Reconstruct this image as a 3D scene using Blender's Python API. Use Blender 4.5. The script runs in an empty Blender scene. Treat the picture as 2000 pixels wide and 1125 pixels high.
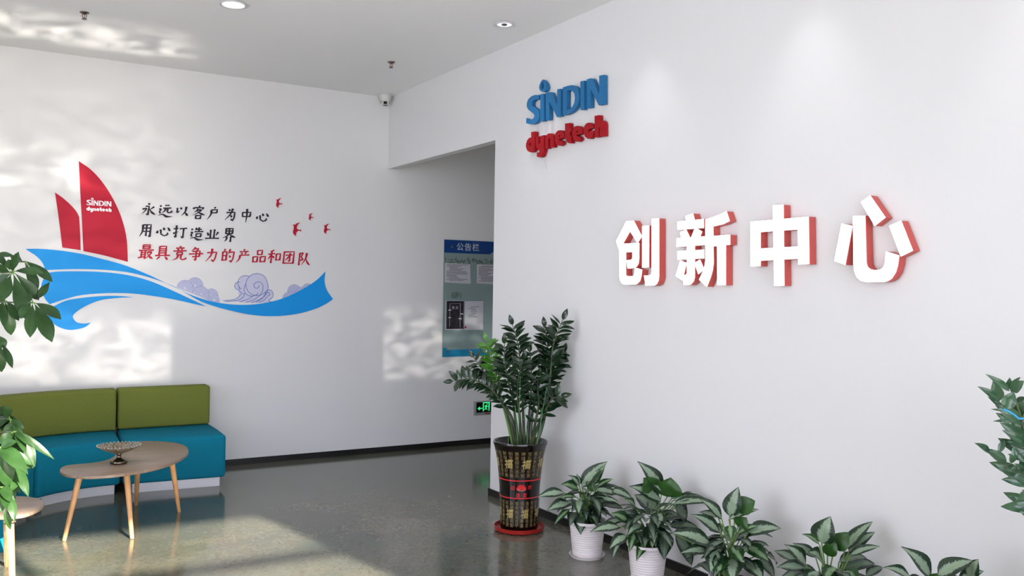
import bpy, bmesh, math, random
from mathutils import Vector, Matrix
from mathutils.geometry import tessellate_polygon
S = bpy.context.scene
COL = S.collection
PI = math.pi

# ------------------------------------------------------------------ camera
FPX, PITCH, ROLL, YAW = 1759.102, 0.00278, 0.01538, 0.54682
CAM = Vector((-3.64376, -8.42608, 1.65))
FW = Vector((math.sin(YAW)*math.cos(PITCH), math.cos(YAW)*math.cos(PITCH), math.sin(PITCH)))
R0 = Vector((math.cos(YAW), -math.sin(YAW), 0)); U0 = R0.cross(FW)
RT = R0*math.cos(ROLL)+U0*math.sin(ROLL); UP = -R0*math.sin(ROLL)+U0*math.cos(ROLL)
cd = bpy.data.cameras.new('camera'); cam = bpy.data.objects.new('camera', cd); COL.objects.link(cam)
cd.sensor_width = 36; cd.lens = 36*FPX/2000; cd.clip_start = .05; cd.clip_end = 200
M = Matrix((RT, UP, -FW)).transposed().to_4x4(); M.translation = CAM
cam.matrix_world = M
S.camera = cam

# ------------------------------------------------------------------ world, sun, exposure
SUN_DIR = Vector((-.172, 1, -.42)).normalized()      # the way the light travels
EXPOSURE = 0.0
SKY_STRENGTH = 5.0
SUN_STRENGTH = 28.0
w = bpy.data.worlds.new('world'); S.world = w; w.use_nodes = True
nt = w.node_tree; nt.nodes.clear()
o_ = nt.nodes.new('ShaderNodeOutputWorld'); b_ = nt.nodes.new('ShaderNodeBackground')
rp = nt.nodes.new('ShaderNodeValToRGB'); sx = nt.nodes.new('ShaderNodeSeparateXYZ'); tc = nt.nodes.new('ShaderNodeTexCoord')
nt.links.new(tc.outputs['Generated'], sx.inputs[0]); nt.links.new(sx.outputs['Z'], rp.inputs[0])
rp.color_ramp.elements[0].position = 0; rp.color_ramp.elements[0].color = (1.22, 1.27, 1.44, 1)
rp.color_ramp.elements[1].position = .9; rp.color_ramp.elements[1].color = (.50, .56, .76, 1)
nt.links.new(rp.outputs[0], b_.inputs[0]); b_.inputs[1].default_value = SKY_STRENGTH
nt.links.new(b_.outputs[0], o_.inputs[0])
sl = bpy.data.lights.new('sun', 'SUN'); sl.energy = SUN_STRENGTH; sl.angle = math.radians(.8); sl.color = (1, .93, .80)
so = bpy.data.objects.new('sun', sl); COL.objects.link(so)
so.rotation_euler = SUN_DIR.to_track_quat('-Z', 'Y').to_euler(); so.location = (-3, -16, 8)
S.view_settings.view_transform = 'Standard'; S.view_settings.look = 'None'
S.view_settings.gamma = 1; S.view_settings.use_curve_mapping = False
S.view_settings.exposure = EXPOSURE

# ------------------------------------------------------------------ helpers
def px(x, y):
    return FW + RT*((x-1000)/FPX) + UP*((562.5-y)/FPX)
def at(axis, v, x, y):
    d = px(x, y); t = (v-CAM[axis])/d[axis]; return CAM + d*t
def atF(x, y, z=0.): return at(2, z, x, y)
def atA(x, y, v=0.): return at(1, v, x, y)
def atB(x, y, v=0.): return at(0, v, x, y)
def zc(pts, x0, y0, s): return [(x0+a/s, y0+b/s) for a, b in pts]

def lin(c):
    c = c/255.
    return c/12.92 if c <= .04045 else ((c+.055)/1.055)**2.4
def rgb(r, g, b): return (lin(r), lin(g), lin(b), 1)
MATS = {}
def mat(name, col, rough=.5, metal=0., spec=.5, bump=None, vary=None, emit=None, trans=0., coat=0., sheen=0.):
    m = bpy.data.materials.new(name); m.use_nodes = True; n = m.node_tree.nodes; l = m.node_tree.links
    p = n['Principled BSDF']
    p.inputs['Base Color'].default_value = col; p.inputs['Roughness'].default_value = rough
    p.inputs['Metallic'].default_value = metal; p.inputs['Specular IOR Level'].default_value = spec
    p.inputs['Transmission Weight'].default_value = trans; p.inputs['Coat Weight'].default_value = coat
    p.inputs['Sheen Weight'].default_value = sheen
    if emit:
        p.inputs['Emission Color'].default_value = emit[0]; p.inputs['Emission Strength'].default_value = emit[1]
    t = n.new('ShaderNodeTexCoord')
    if vary:                                   # (second colour, scale, low, high)
        c2, sc, lo, hi = vary
        ns = n.new('ShaderNodeTexNoise'); ns.inputs['Scale'].default_value = sc; ns.inputs['Detail'].default_value = 5
        l.new(t.outputs['Object'], ns.inputs['Vector'])
        r = n.new('ShaderNodeValToRGB'); r.color_ramp.elements[0].position = lo; r.color_ramp.elements[1].position = hi
        r.color_ramp.elements[0].color = col; r.color_ramp.elements[1].color = c2
        l.new(ns.outputs['Fac'], r.inputs[0]); l.new(r.outputs[0], p.inputs['Base Color'])
    if bump:
        sc, st, di = bump
        ns = n.new('ShaderNodeTexNoise'); ns.inputs['Scale'].default_value = sc; ns.inputs['Detail'].default_value = 3
        l.new(t.outputs['Object'], ns.inputs['Vector'])
        bp = n.new('ShaderNodeBump'); bp.inputs['Strength'].default_value = st; bp.inputs['Distance'].default_value = di
        l.new(ns.outputs['Fac'], bp.inputs['Height']); l.new(bp.outputs[0], p.inputs['Normal'])
    MATS[name] = m
    return m

m_wall = mat('white_wall_paint', rgb(224, 224, 224), .62, spec=.35, bump=(60, .04, .002))
m_ceil = mat('white_ceiling_paint', rgb(240, 240, 240), .8, bump=(60, .03, .002))
m_base = mat('black_baseboard', rgb(22, 20, 21), .35)
m_white = mat('white_lacquer', rgb(226, 226, 230), .4)
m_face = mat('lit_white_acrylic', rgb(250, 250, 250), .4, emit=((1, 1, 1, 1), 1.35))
m_side = mat('red_translucent_acrylic', rgb(188, 82, 78), .4, spec=.3, emit=(rgb(235, 120, 110), .05))
m_blue = mat('blue_sign_acrylic', rgb(40, 112, 165), .5, spec=.2)
m_red = mat('red_sign_acrylic', rgb(162, 12, 26), .5, spec=.2)
m_sail = mat('red_mural_acrylic', rgb(182, 20, 48), .5, spec=.2)
m_wave = mat('blue_mural_acrylic', rgb(18, 148, 226), .5, spec=.2)
m_ink = mat('black_mural_acrylic', rgb(40, 34, 48), .5, spec=.2)
m_edge = mat('white_mural_acrylic', rgb(236, 236, 240), .3)
m_lilac = mat('lilac_mural_print', rgb(196, 196, 220), .4)
m_line = mat('blue_mural_line', rgb(74, 104, 178), .4)
m_green_fab = mat('olive_green_fabric', rgb(107, 116, 50), .9, spec=.15, bump=(900, .25, .002), vary=(rgb(120, 128, 62), 260, .35, .7))
m_teal_fab = mat('teal_fabric', rgb(10, 112, 138), .9, spec=.15, bump=(900, .25, .002), vary=(rgb(20, 124, 150), 260, .35, .7))
m_legwood = mat('beech_wood', rgb(206, 152, 100), .4, vary=(rgb(222, 172, 118), 14, .3, .7))
m_label = mat('grey_label', rgb(110, 118, 130), .5)
m_metal = mat('antique_metal', rgb(120, 112, 98), .22, metal=1.)
m_glass = mat('bowl_glass', rgb(176, 164, 140), .1, metal=.0, trans=.35, vary=(rgb(140, 118, 84), 70, .4, .6))
m_pink = mat('pink_candy', rgb(220, 120, 150), .4)
m_glaze = mat('dark_brown_glaze', rgb(16, 8, 7), .12, coat=.25)
m_glazered = mat('red_glaze', rgb(175, 18, 28), .2, coat=.5)
m_gold = mat('gold_brown_glyphs', rgb(104, 86, 50), .3, vary=(rgb(134, 116, 74), 30, .3, .7))
m_gold2 = mat('bright_gold_glyphs', rgb(158, 140, 84), .3)
m_redprint = mat('red_print', rgb(205, 30, 36), .3)
m_saucer = mat('terracotta_red_plastic', rgb(150, 30, 24), .35)
m_soil = mat('dark_soil', rgb(52, 36, 28), .95, bump=(60, 1, .02), vary=(rgb(92, 60, 44), 40, .4, .7))
m_potw = mat('white_plastic_pot', rgb(222, 214, 214), .45)
m_zstem = mat('dark_green_stem', rgb(38, 52, 34), .4, vary=(rgb(70, 84, 46), 9, .4, .7))
m_gstem = mat('light_green_stem', rgb(92, 128, 58), .45)
m_bark = mat('brown_bark', rgb(100, 82, 60), .8, bump=(30, .6, .01))
m_zleaf = mat('glossy_dark_leaf', rgb(14, 36, 20), .24, coat=.25, vary=(rgb(28, 54, 28), 7, .3, .7))
m_zyoung = mat('glossy_young_leaf', rgb(44, 100, 24), .25, coat=.3, vary=(rgb(74, 134, 38), 12, .3, .7))
m_pleaf = mat('matt_green_leaf', rgb(26, 52, 24), .45, spec=.3, vary=(rgb(44, 74, 34), 11, .3, .7))
m_pleaf2 = mat('fresh_green_leaf', rgb(24, 50, 18), .42, spec=.3, vary=(rgb(44, 74, 34), 11, .3, .7))
m_rleaf = mat('grey_green_leaf', rgb(34, 66, 44), .25, coat=.3, vary=(rgb(70, 104, 74), 9, .3, .7))
m_under = mat('plain_green_leaf', rgb(26, 60, 16), .4, vary=(rgb(42, 84, 26), 10, .3, .7))
m_alu = mat('grey_aluminium', rgb(120, 122, 124), .4, metal=.7)
m_trimring = mat('white_light_trim', rgb(210, 210, 212), .3)
m_lamp = mat('lit_lamp', rgb(255, 255, 255), .3, emit=((1, .98, .95, 1), 14))
m_lampoff = mat('lamp_reflector', rgb(225, 225, 235), .25, metal=.3, emit=((1, .99, .97, 1), .9))
m_darkcup = mat('lamp_socket', rgb(60, 58, 62), .5)
m_brass = mat('sprinkler_metal', rgb(100, 84, 78), .35, metal=.8)
m_bulb = mat('sprinkler_bulb', rgb(150, 60, 40), .2)
m_camw = mat('camera_white', rgb(214, 214, 210), .35)
m_black = mat('black_plastic', rgb(14, 12, 14), .15)
m_grey = mat('grey_plastic', rgb(150, 154, 152), .4)
m_glow = mat('lit_green', rgb(60, 220, 130), .4, emit=(rgb(60, 235, 140), .9))
m_board = mat('board_acrylic', rgb(132, 152, 152), .18, coat=.4)
m_boardb = mat('board_header_blue', rgb(0, 56, 122), .35)
m_boardc = mat('board_strip_cyan', rgb(0, 116, 158), .3)
m_paper = mat('white_paper', rgb(188, 190, 198), .5)
m_print = mat('grey_print', rgb(104, 100, 112), .6)
m_pen = mat('marker_ink', rgb(62, 72, 58), .6)
m_poster = mat('dark_poster', rgb(38, 36, 44), .2, vary=(rgb(60, 54, 60), 20, .4, .7))
m_chrome = mat('chrome_standoff', rgb(190, 190, 190), .2, metal=1)
m_pave = mat('outdoor_paving', rgb(176, 174, 168), .9)
m_tie = mat('blue_tie_string', rgb(40, 150, 200), .5)
m_wire = mat('green_support_wire', rgb(88, 150, 100), .4)

def wood_mat():
    m = mat('greyed_oak_veneer', rgb(140, 122, 106), .38); n = m.node_tree.nodes; l = m.node_tree.links; p = n['Principled BSDF']
    t = n.new('ShaderNodeTexCoord'); mp = n.new('ShaderNodeMapping'); mp.inputs['Rotation'].default_value = (0, 0, .9)
    mp.inputs['Scale'].default_value = (3, 42, 3)
    ns = n.new('ShaderNodeTexNoise'); ns.inputs['Scale'].default_value = 2; ns.inputs['Detail'].default_value = 8; ns.inputs['Roughness'].default_value = .65
    r = n.new('ShaderNodeValToRGB'); e = r.color_ramp.elements
    e[0].position = .3; e[0].color = rgb(122, 100, 82); e[1].position = .72; e[1].color = rgb(172, 150, 130)
    l.new(t.outputs['Object'], mp.inputs[0]); l.new(mp.outputs[0], ns.inputs['Vector']); l.new(ns.outputs['Fac'], r.inputs[0]); l.new(r.outputs[0], p.inputs['Base Color'])
    return m
m_wood = wood_mat()
def floor_mat():
    m = mat('polished_concrete', rgb(104, 106, 96), .1, spec=.5); n = m.node_tree.nodes; l = m.node_tree.links; p = n['Principled BSDF']
    t = n.new('ShaderNodeTexCoord')
    def noise(sc, det, ro=.6, dist=0):
        a = n.new('ShaderNodeTexNoise'); a.inputs['Scale'].default_value = sc; a.inputs['Detail'].default_value = det
        a.inputs['Roughness'].default_value = ro; a.inputs['Distortion'].default_value = dist
        l.new(t.outputs['Object'], a.inputs['Vector']); return a.outputs['Fac']
    def ramp(f, a, ca, b, cb):
        r = n.new('ShaderNodeValToRGB'); e = r.color_ramp.elements
        e[0].position = a; e[0].color = ca; e[1].position = b; e[1].color = cb; l.new(f, r.inputs[0]); return r.outputs[0]
    def mix(f, a, b, mode='MIX'):
        x = n.new('ShaderNodeMix'); x.data_type = 'RGBA'; x.blend_type = mode
        if isinstance(f, float): x.inputs[0].default_value = f
        else: l.new(f, x.inputs[0])
        l.new(a, x.inputs[6])
        if isinstance(b, tuple): x.inputs[7].default_value = b
        else: l.new(b, x.inputs[7])
        return x.outputs[2]
    base = ramp(noise(1.1, 8, .62, .6), .30, rgb(92, 95, 86), .72, rgb(122, 121, 106))
    stain = ramp(noise(2.6, 6, .6, 1.2), .5, (0, 0, 0, 1), .8, (.6, .6, .6, 1))
    c = mix(stain, base, rgb(110, 98, 80))
    green = ramp(noise(1.7, 4, .5, .4), .58, (0, 0, 0, 1), .75, (1, 1, 1, 1))
    c = mix(green, c, rgb(74, 88, 80))
    v = n.new('ShaderNodeTexVoronoi'); v.feature = 'DISTANCE_TO_EDGE'; v.inputs['Scale'].default_value = 1.3
    mp = n.new('ShaderNodeMapping'); l.new(t.outputs['Object'], mp.inputs[0]); mp.inputs['Scale'].default_value = (1.6, .7, 1)
    nd = n.new('ShaderNodeTexNoise'); nd.inputs['Scale'].default_value = 1.2; l.new(t.outputs['Object'], nd.inputs['Vector'])
    va = n.new('ShaderNodeVectorMath'); va.operation = 'ADD'; l.new(mp.outputs[0], va.inputs[0]); l.new(nd.outputs['Color'], va.inputs[1])
    l.new(va.outputs[0], v.inputs['Vector'])
    crack = ramp(v.outputs['Distance'], 0., (1, 1, 1, 1), .0035, (0, 0, 0, 1))
    gate = ramp(noise(1.9, 2), .54, (0, 0, 0, 1), .62, (.7, .7, .7, 1))
    g = mix(1., crack, gate, 'MULTIPLY')
    fine = ramp(noise(45, 4, .7), .3, rgb(205, 205, 205), .7, rgb(255, 255, 255))
    c = mix(1., c, fine, 'MULTIPLY')
    l.new(c, p.inputs['Base Color'])
    r = n.new('ShaderNodeMapRange'); l.new(noise(3, 5), r.inputs[0]); r.inputs[3].default_value = .08; r.inputs[4].default_value = .16
    l.new(r.outputs[0], p.inputs['Roughness'])
    bp = n.new('ShaderNodeBump'); bp.inputs['Strength'].default_value = .025; bp.inputs['Distance'].default_value = .01
    l.new(noise(2.5, 1), bp.inputs['Height']); l.new(bp.outputs[0], p.inputs['Normal'])
    return m
m_floor = floor_mat()
def pane_mat():
    m = bpy.data.materials.new('window_glass'); m.use_nodes = True; n = m.node_tree.nodes; l = m.node_tree.links; n.clear()
    o = n.new('ShaderNodeOutputMaterial'); x = n.new('ShaderNodeMixShader'); a = n.new('ShaderNodeBsdfTransparent'); g = n.new('ShaderNodeBsdfGlossy')
    a.inputs[0].default_value = (.96, .955, .965, 1); g.inputs['Roughness'].default_value = .02
    f = n.new('ShaderNodeFresnel'); f.inputs[0].default_value = 1.35
    l.new(f.outputs[0], x.inputs[0]); l.new(a.outputs[0], x.inputs[1]); l.new(g.outputs[0], x.inputs[2]); l.new(x.outputs[0], o.inputs[0])
    return m
m_pane = pane_mat()
def varieg(name, dark, pale, wid):
    """aglaonema leaf: pale feathered centre and deep green margin, in the leaf's own uv"""
    m = mat(name, dark, .38); n = m.node_tree.nodes; l = m.node_tree.links; p = n['Principled BSDF']
    uv = n.new('ShaderNodeUVMap'); uv.uv_map = 'uv'
    s = n.new('ShaderNodeSeparateXYZ'); l.new(uv.outputs[0], s.inputs[0])
    def math_(op, a, b=None):
        q = n.new('ShaderNodeMath'); q.operation = op
        for i, v in enumerate((a, b)):
            if v is None: continue
            if isinstance(v, (int, float)): q.inputs[i].default_value = v
            else: l.new(v, q.inputs[i])
        return q.outputs[0]
    d = math_('ABSOLUTE', math_('SUBTRACT', s.outputs['Y'], .5))
    mp = n.new('ShaderNodeMapping'); l.new(uv.outputs[0], mp.inputs[0]); mp.inputs['Scale'].default_value = (22, 5, 1); 
    t = n.new('ShaderNodeTexNoise'); t.inputs['Scale'].default_value = 1.; t.inputs['Detail'].default_value = 3; t.inputs['Roughness'].default_value = .7
    sh = math_('ADD', s.outputs['X'], math_('MULTIPLY', d, -.35))
    cb = n.new('ShaderNodeCombineXYZ'); l.new(sh, cb.inputs[0]); l.new(s.outputs['Y'], cb.inputs[1]); l.new(cb.outputs[0], mp.inputs[0])
    l.new(mp.outputs[0], t.inputs['Vector'])
    e = math_('ADD', d, math_('MULTIPLY', math_('SUBTRACT', t.outputs['Fac'], .5), .42))
    r = n.new('ShaderNodeValToRGB'); el = r.color_ramp.elements
    el[0].position = wid; el[0].color = pale; el[1].position = wid+.05; el[1].color = dark
    l.new(e, r.inputs[0])
    rib = n.new('ShaderNodeValToRGB'); rib.color_ramp.elements[0].position = .012; rib.color_ramp.elements[1].position = .03
    rib.color_ramp.elements[0].color = (1, 1, 1, 1); rib.color_ramp.elements[1].color = (0, 0, 0, 1); l.new(d, rib.inputs[0])
    x = n.new('ShaderNodeMix'); x.data_type = 'RGBA'; l.new(rib.outputs[0], x.inputs[0]); l.new(r.outputs[0], x.inputs[6]); x.inputs[7].default_value = rgb(126, 150, 96)
    l.new(x.outputs[2], p.inputs['Base Color'])
    return m
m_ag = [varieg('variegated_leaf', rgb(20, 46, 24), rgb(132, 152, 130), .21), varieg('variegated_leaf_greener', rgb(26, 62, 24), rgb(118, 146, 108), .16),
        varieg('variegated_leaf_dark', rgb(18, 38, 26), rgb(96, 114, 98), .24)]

# -------- objects
def link(o, parent=None):
    COL.objects.link(o)
    if parent is not None:
        o.parent = parent
        if parent.get('_origin') is not None:
            pass
    return o
ORIG = {}
def base_of(o):
    """world origin of an object, from its own chain of parents (no depsgraph needed)"""
    v = Vector((0, 0, 0))
    while o is not None:
        v += o.location; o = o.parent
    return v
def mesh(name, verts, faces, m, parent=None, smooth=False, uv=None):
    """verts are in world space; the object's origin sits at its parent's (or its own lowest middle)"""
    vs = [Vector(v) for v in verts]
    if parent is not None: org = base_of(parent); loc = Vector((0, 0, 0))
    else:
        lo = Vector([min(v[i] for v in vs) for i in range(3)]); hi = Vector([max(v[i] for v in vs) for i in range(3)])
        org = Vector(((lo.x+hi.x)/2, (lo.y+hi.y)/2, lo.z)); loc = org
    me = bpy.data.meshes.new(name); me.from_pydata([tuple(v-org) for v in vs], [], faces)
    if uv is not None:
        L = me.uv_layers.new(name='uv')
        for p in me.polygons:
            for li in p.loop_indices: L.data[li].uv = uv[me.loops[li].vertex_index]
    me.materials.append(m)
    if smooth: me.polygons.foreach_set('use_smooth', [True]*len(me.polygons))
    me.update()
    o = bpy.data.objects.new(name, me); o.location = loc
    if parent is not None: o.parent = parent
    COL.objects.link(o)
    return o
class MB:
    def __init__(s): s.v = []; s.f = []
    def add(s, v, f):
        n = len(s.v); s.v += [Vector(a) for a in v]; s.f += [tuple(i+n for i in q) for q in f]; return s
    def box(s, a, b):
        x0, y0, z0 = a; x1, y1, z1 = b
        return s.add([(x0,y0,z0),(x1,y0,z0),(x1,y1,z0),(x0,y1,z0),(x0,y0,z1),(x1,y0,z1),(x1,y1,z1),(x0,y1,z1)],
                     [(0,3,2,1),(4,5,6,7),(0,1,5,4),(1,2,6,5),(2,3,7,6),(3,0,4,7)])
    def tube(s, pts, rad, n=8, cap=True):
        pts = [Vector(p) for p in pts]; k = len(pts); R = rad if isinstance(rad, (list, tuple)) else [rad]*k
        st = len(s.v); prev = None
        for i, p in enumerate(pts):
            d = (pts[min(i+1, k-1)]-pts[max(i-1, 0)]).normalized()
            if prev is None: a = d.orthogonal().normalized()
            else: a = (prev-d*prev.dot(d)).normalized()
            prev = a; b = d.cross(a)
            for j in range(n):
                t = 2*PI*j/n; s.v.append(p+(a*math.cos(t)+b*math.sin(t))*R[i])
        for i in range(k-1):
            for j in range(n):
                a0 = st+i*n+j; a1 = st+i*n+(j+1) % n; s.f.append((a0, a1, a1+n, a0+n))
        if cap:
            s.f.append(tuple(st+j for j in range(n))[::-1]); s.f.append(tuple(st+(k-1)*n+j for j in range(n)))
        return s
    def lathe(s, c, prof, n=32):
        c = Vector(c); st = len(s.v); k = len(prof)
        for r, z in prof:
            for j in range(n):
                t = 2*PI*j/n; s.v.append(c+Vector((r*math.cos(t), r*math.sin(t), z)))
        for i in range(k-1):
            for j in range(n):
                a0 = st+i*n+j; a1 = st+i*n+(j+1) % n; s.f.append((a0, a1, a1+n, a0+n))
        if prof[0][0] > 1e-6: s.f.append(tuple(st+j for j in range(n))[::-1])
        if prof[-1][0] > 1e-6: s.f.append(tuple(st+(k-1)*n+j for j in range(n)))
        return s
    def slab(s, loops, fn, d0, d1):
        """flat polygon (first loop outer, others holes) in 2D, mapped by fn(u, v, d), between depths d0 and d1"""
        tess = tessellate_polygon([[Vector((u, v, 0)) for u, v in lp] for lp in loops])
        flat = [p for lp in loops for p in lp]; n = len(flat); st = len(s.v)
        s.v += [Vector(fn(u, v, d1)) for u, v in flat]+[Vector(fn(u, v, d0)) for u, v in flat]
        for t in tess:
            s.f.append((st+t[0], st+t[1], st+t[2])); s.f.append((st+n+t[2], st+n+t[1], st+n+t[0]))
        k = 0
        for lp in loops:
            for i in range(len(lp)):
                a = st+k+i; b = st+k+(i+1) % len(lp); s.f.append((a, b, b+n, a+n))
            k += len(lp)
        return s
    def face_only(s, loops, fn, d):
        tess = tessellate_polygon([[Vector((u, v, 0)) for u, v in lp] for lp in loops])
        flat = [p for lp in loops for p in lp]; st = len(s.v)
        s.v += [Vector(fn(u, v, d)) for u, v in flat]
        s.f += [tuple(st+i for i in t) for t in tess]; return s
    def sides_only(s, loops, fn, d0, d1):
        for lp in loops:
            n = len(lp); st = len(s.v)
            s.v += [Vector(fn(u, v, d1)) for u, v in lp]+[Vector(fn(u, v, d0)) for u, v in lp]
            for i in range(n): s.f.append((st+i, st+(i+1) % n, st+(i+1) % n+n, st+i+n))
        return s
    def build(s, name, m, parent=None, smooth=False, bevel=0, seg=2, fix=True):
        vs, fs = s.v, s.f
        if parent is not None: org = base_of(parent); loc = Vector((0, 0, 0))
        else:
            lo = Vector([min(v[i] for v in vs) for i in range(3)]); hi = Vector([max(v[i] for v in vs) for i in range(3)])
            org = Vector(((lo.x+hi.x)/2, (lo.y+hi.y)/2, lo.z)); loc = org
        me = bpy.data.meshes.new(name); me.from_pydata([tuple(v-org) for v in vs], [], fs)
        bm = bmesh.new(); bm.from_mesh(me)
        if fix: bmesh.ops.recalc_face_normals(bm, faces=bm.faces)
        if bevel:
            ed = [e for e in bm.edges if len(e.link_faces) == 2 and e.calc_face_angle(0) > .6]
            bmesh.ops.bevel(bm, geom=ed, offset=bevel, segments=seg, profile=.5, affect='EDGES')
        bm.to_mesh(me); bm.free(); me.materials.append(m)
        if smooth: me.polygons.foreach_set('use_smooth', [True]*len(me.polygons))
        if smooth and smooth != 'all':
            try: me.set_sharp_from_angle(angle=math.radians(smooth if not isinstance(smooth, bool) else 38))
            except Exception: pass
        me.update()
        o = bpy.data.objects.new(name, me); o.location = loc
        if parent is not None: o.parent = parent
        COL.objects.link(o); return o
def tag(o, label, cat, group=None, kind=None):
    o['label'] = label; o['category'] = cat
    if group: o['group'] = group
    if kind: o['kind'] = kind
    return o
def thing(name, label, cat, loc, group=None):
    o = bpy.data.objects.new(name, None); o.empty_display_size = .1; o.location = loc; COL.objects.link(o)
    return tag(o, label, cat, group)
def struct(o): o['kind'] = 'structure'; return o
def catmull(pts, n=4, closed=True):
    P = [Vector((*p, 0)[:3]) if len(p) == 2 else Vector(p) for p in pts]; k = len(P); out = []
    rng = range(k) if closed else range(k-1)
    for i in rng:
        a = P[(i-1) % k] if closed or i > 0 else P[0]*2-P[1]
        b = P[i]; c = P[(i+1) % k]; d = P[(i+2) % k] if closed or i+2 < k else P[k-1]*2-P[k-2]
        for j in range(n):
            t = j/n; out.append(.5*((2*b)+(c-a)*t+(2*a-5*b+4*c-d)*t*t+(3*b-a-3*c+d)*t**3))
    if not closed: out.append(P[-1])
    return out

# ------------------------------------------------------------------ room
H = 3.579; ZL = 2.86; PY = -2.147; YW = -9.6; XL = -7.0; XR = 2.3; TB = .088
struct(MB().box((XL-.2, YW-.05, -.1), (XR+.2, .2, 0)).build('floor', m_floor))
struct(MB().box((XL-.2, YW-.2, H), (XR+.2, .2, H+.15)).build('ceiling', m_ceil))
struct(MB().box((XL-.2, 0, 0), (XR+.2, .2, H)).build('wall_back', m_wall))
wb = MB().box((0, YW, 0), (TB, PY, H)); wb.add(*[list(x) for x in ([], [])])
wall_r = MB()
outl = [(0, ZL), (0, H), (YW, H), (YW, 0), (PY, 0), (PY, ZL)]
wall_r.slab([outl], lambda u, v, d: (d, u, v), 0, TB)
struct(wall_r.build('wall_right', m_wall))
struct(MB().box((XL-.2, YW, 0), (XL, -6.9, H)).box((XL-.2, -3.2, 0), (XL, 0, H)).box((XL-.2, YW, 3.3), (XL, 0, H)).build('wall_left', m_wall))
struct(MB().box((XR, YW, 0), (XR+.2, 0, H)).build('wall_corridor', m_wall))
BH = .055
struct(MB().box((XL, -.012, 0), (XR, -.0005, BH)).build('baseboard_back', m_base))
struct(MB().box((-.012, YW, 0), (-.0005, PY-.0, BH)).box((-.012, PY, 0), (TB+.012, PY+.012, BH)).build('baseboard_right', m_base))
# glazed front towards the forecourt, behind the photographer
ZT = 2.78; ZH = 3.30
def glazing(name, x0, x1, zh, muls, trans):
    root = bpy.data.objects.new(name, None); root.location = ((x0+x1)/2, YW-.05, 0); COL.objects.link(root); root['kind'] = 'structure'
    f = .06
    fr = MB().box((x0, YW-.1, 0), (x1, YW, .06)).box((x0, YW-.1, zh-.05), (x1, YW, zh)).box((x0, YW-.1, 0), (x0+f, YW, zh)).box((x1-f, YW-.1, 0), (x1, YW, zh))
    fr.build('window_frame', m_alu, root)
    for x in muls: MB().box((x-f/2, YW-.1, .06), (x+f/2, YW, zh-.05)).build('mullion', m_alu, root)
    xs = [x0]+muls+[x1]
    for z in trans: MB().box((x0+f, YW-.09, z-.03), (x1-f, YW-.01, z+.03)).build('transom', m_alu, root)
    zs = [.06]+trans+[zh-.05]
    for i in range(len(xs)-1):
        for j in range(len(zs)-1):
            MB().box((xs[i]+f/2, YW-.055, zs[j]+.03*(j > 0)), (xs[i+1]-f/2, YW-.049, zs[j+1]-.03)).build('pane', m_pane, root)
    return root
glazing('window_1', XL+.1, -.42, ZH, [-5.3, -3.7, -2.1], [ZT])
r_ = bpy.data.objects.new('window_3', None); r_.location = (XL-.1, -5, 0); COL.objects.link(r_); r_['kind'] = 'structure'  # unseen side window, placed and sized for sky light on the right wall
for y in (-6.87, -5.65, -4.45, -3.23): MB().box((XL-.12, y-.03, .06), (XL-.02, y+.03, 3.25)).build('mullion', m_alu, r_)
MB().box((XL-.12, -6.9, 0), (XL-.02, -3.2, .06)).box((XL-.12, -6.9, 3.25), (XL-.02, -3.2, 3.3)).build('window_frame', m_alu, r_)
for y in (-6.87, -5.65, -4.45): MB().box((XL-.075, y+.03, .06), (XL-.069, y+1.17, 3.25)).build('pane', m_pane, r_)
glazing('window_2', .95, 1.65, 2.3, [], [])
fw_ = MB()
fw_.box((XL-.2, YW-.2, ZH), (XR+.2, YW, H)); fw_.box((XL-.2, YW-.2, 0), (XL+.1, YW, ZH)); fw_.box((-.42, YW-.2, 0), (.95, YW, ZH))
fw_.box((.95, YW-.2, 2.3), (1.65, YW, ZH)); fw_.box((1.65, YW-.2, 0), (XR+.2, YW, ZH))
struct(fw_.build('wall_front', m_wall))
struct(MB().box((-30, -50, -.2), (30, YW-.2, -.1)).build('ground', m_pave))

# ------------------------------------------------------------------ lamps of the room
def spot(name, loc, target, energy, size, blend=.8, radius=.04, color=(1, .97, .93)):
    l = bpy.data.lights.new(name, 'SPOT'); l.energy = energy; l.spot_size = math.radians(size); l.spot_blend = blend; l.shadow_soft_size = radius; l.color = color
    o = bpy.data.objects.new(name, l); COL.objects.link(o); o.location = loc
    o.rotation_euler = (Vector(target)-Vector(loc)).to_track_quat('-Z', 'Y').to_euler(); return o
def downlight(x, y, lit, label, r=.062):
    t = thing('ceiling_downlight', label, 'light', (x, y, H-.012), 'recessed ceiling downlights')
    z = 0
    MB().lathe((x, y, H), [(r, -.001), (r+.012, -.004), (r+.014, -.012), (r-.004, -.012), (r-.008, -.002), (r-.008, -.001)], 32).build('trim_ring', m_trimring, t, smooth='all')
    if lit: MB().lathe((x, y, H), [(0, -.006), (r-.008, -.006), (r-.008, -.009), (0, -.009)], 32).build('diffuser', m_lamp, t)
    else:
        MB().lathe((x, y, H), [(0, -.002), (r-.008, -.002), (r-.008, -.006), (0, -.006)], 32).build('reflector', m_lampoff, t)
        MB().lathe((x, y, H), [(0, -.013), (.018, -.013), (.022, -.006), (0, -.006)], 16).build('lamp', m_darkcup, t)
    return t
downlight(-2.10, -2.175, True, 'bright round recessed downlight over the seating, at the top edge', .078)
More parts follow.
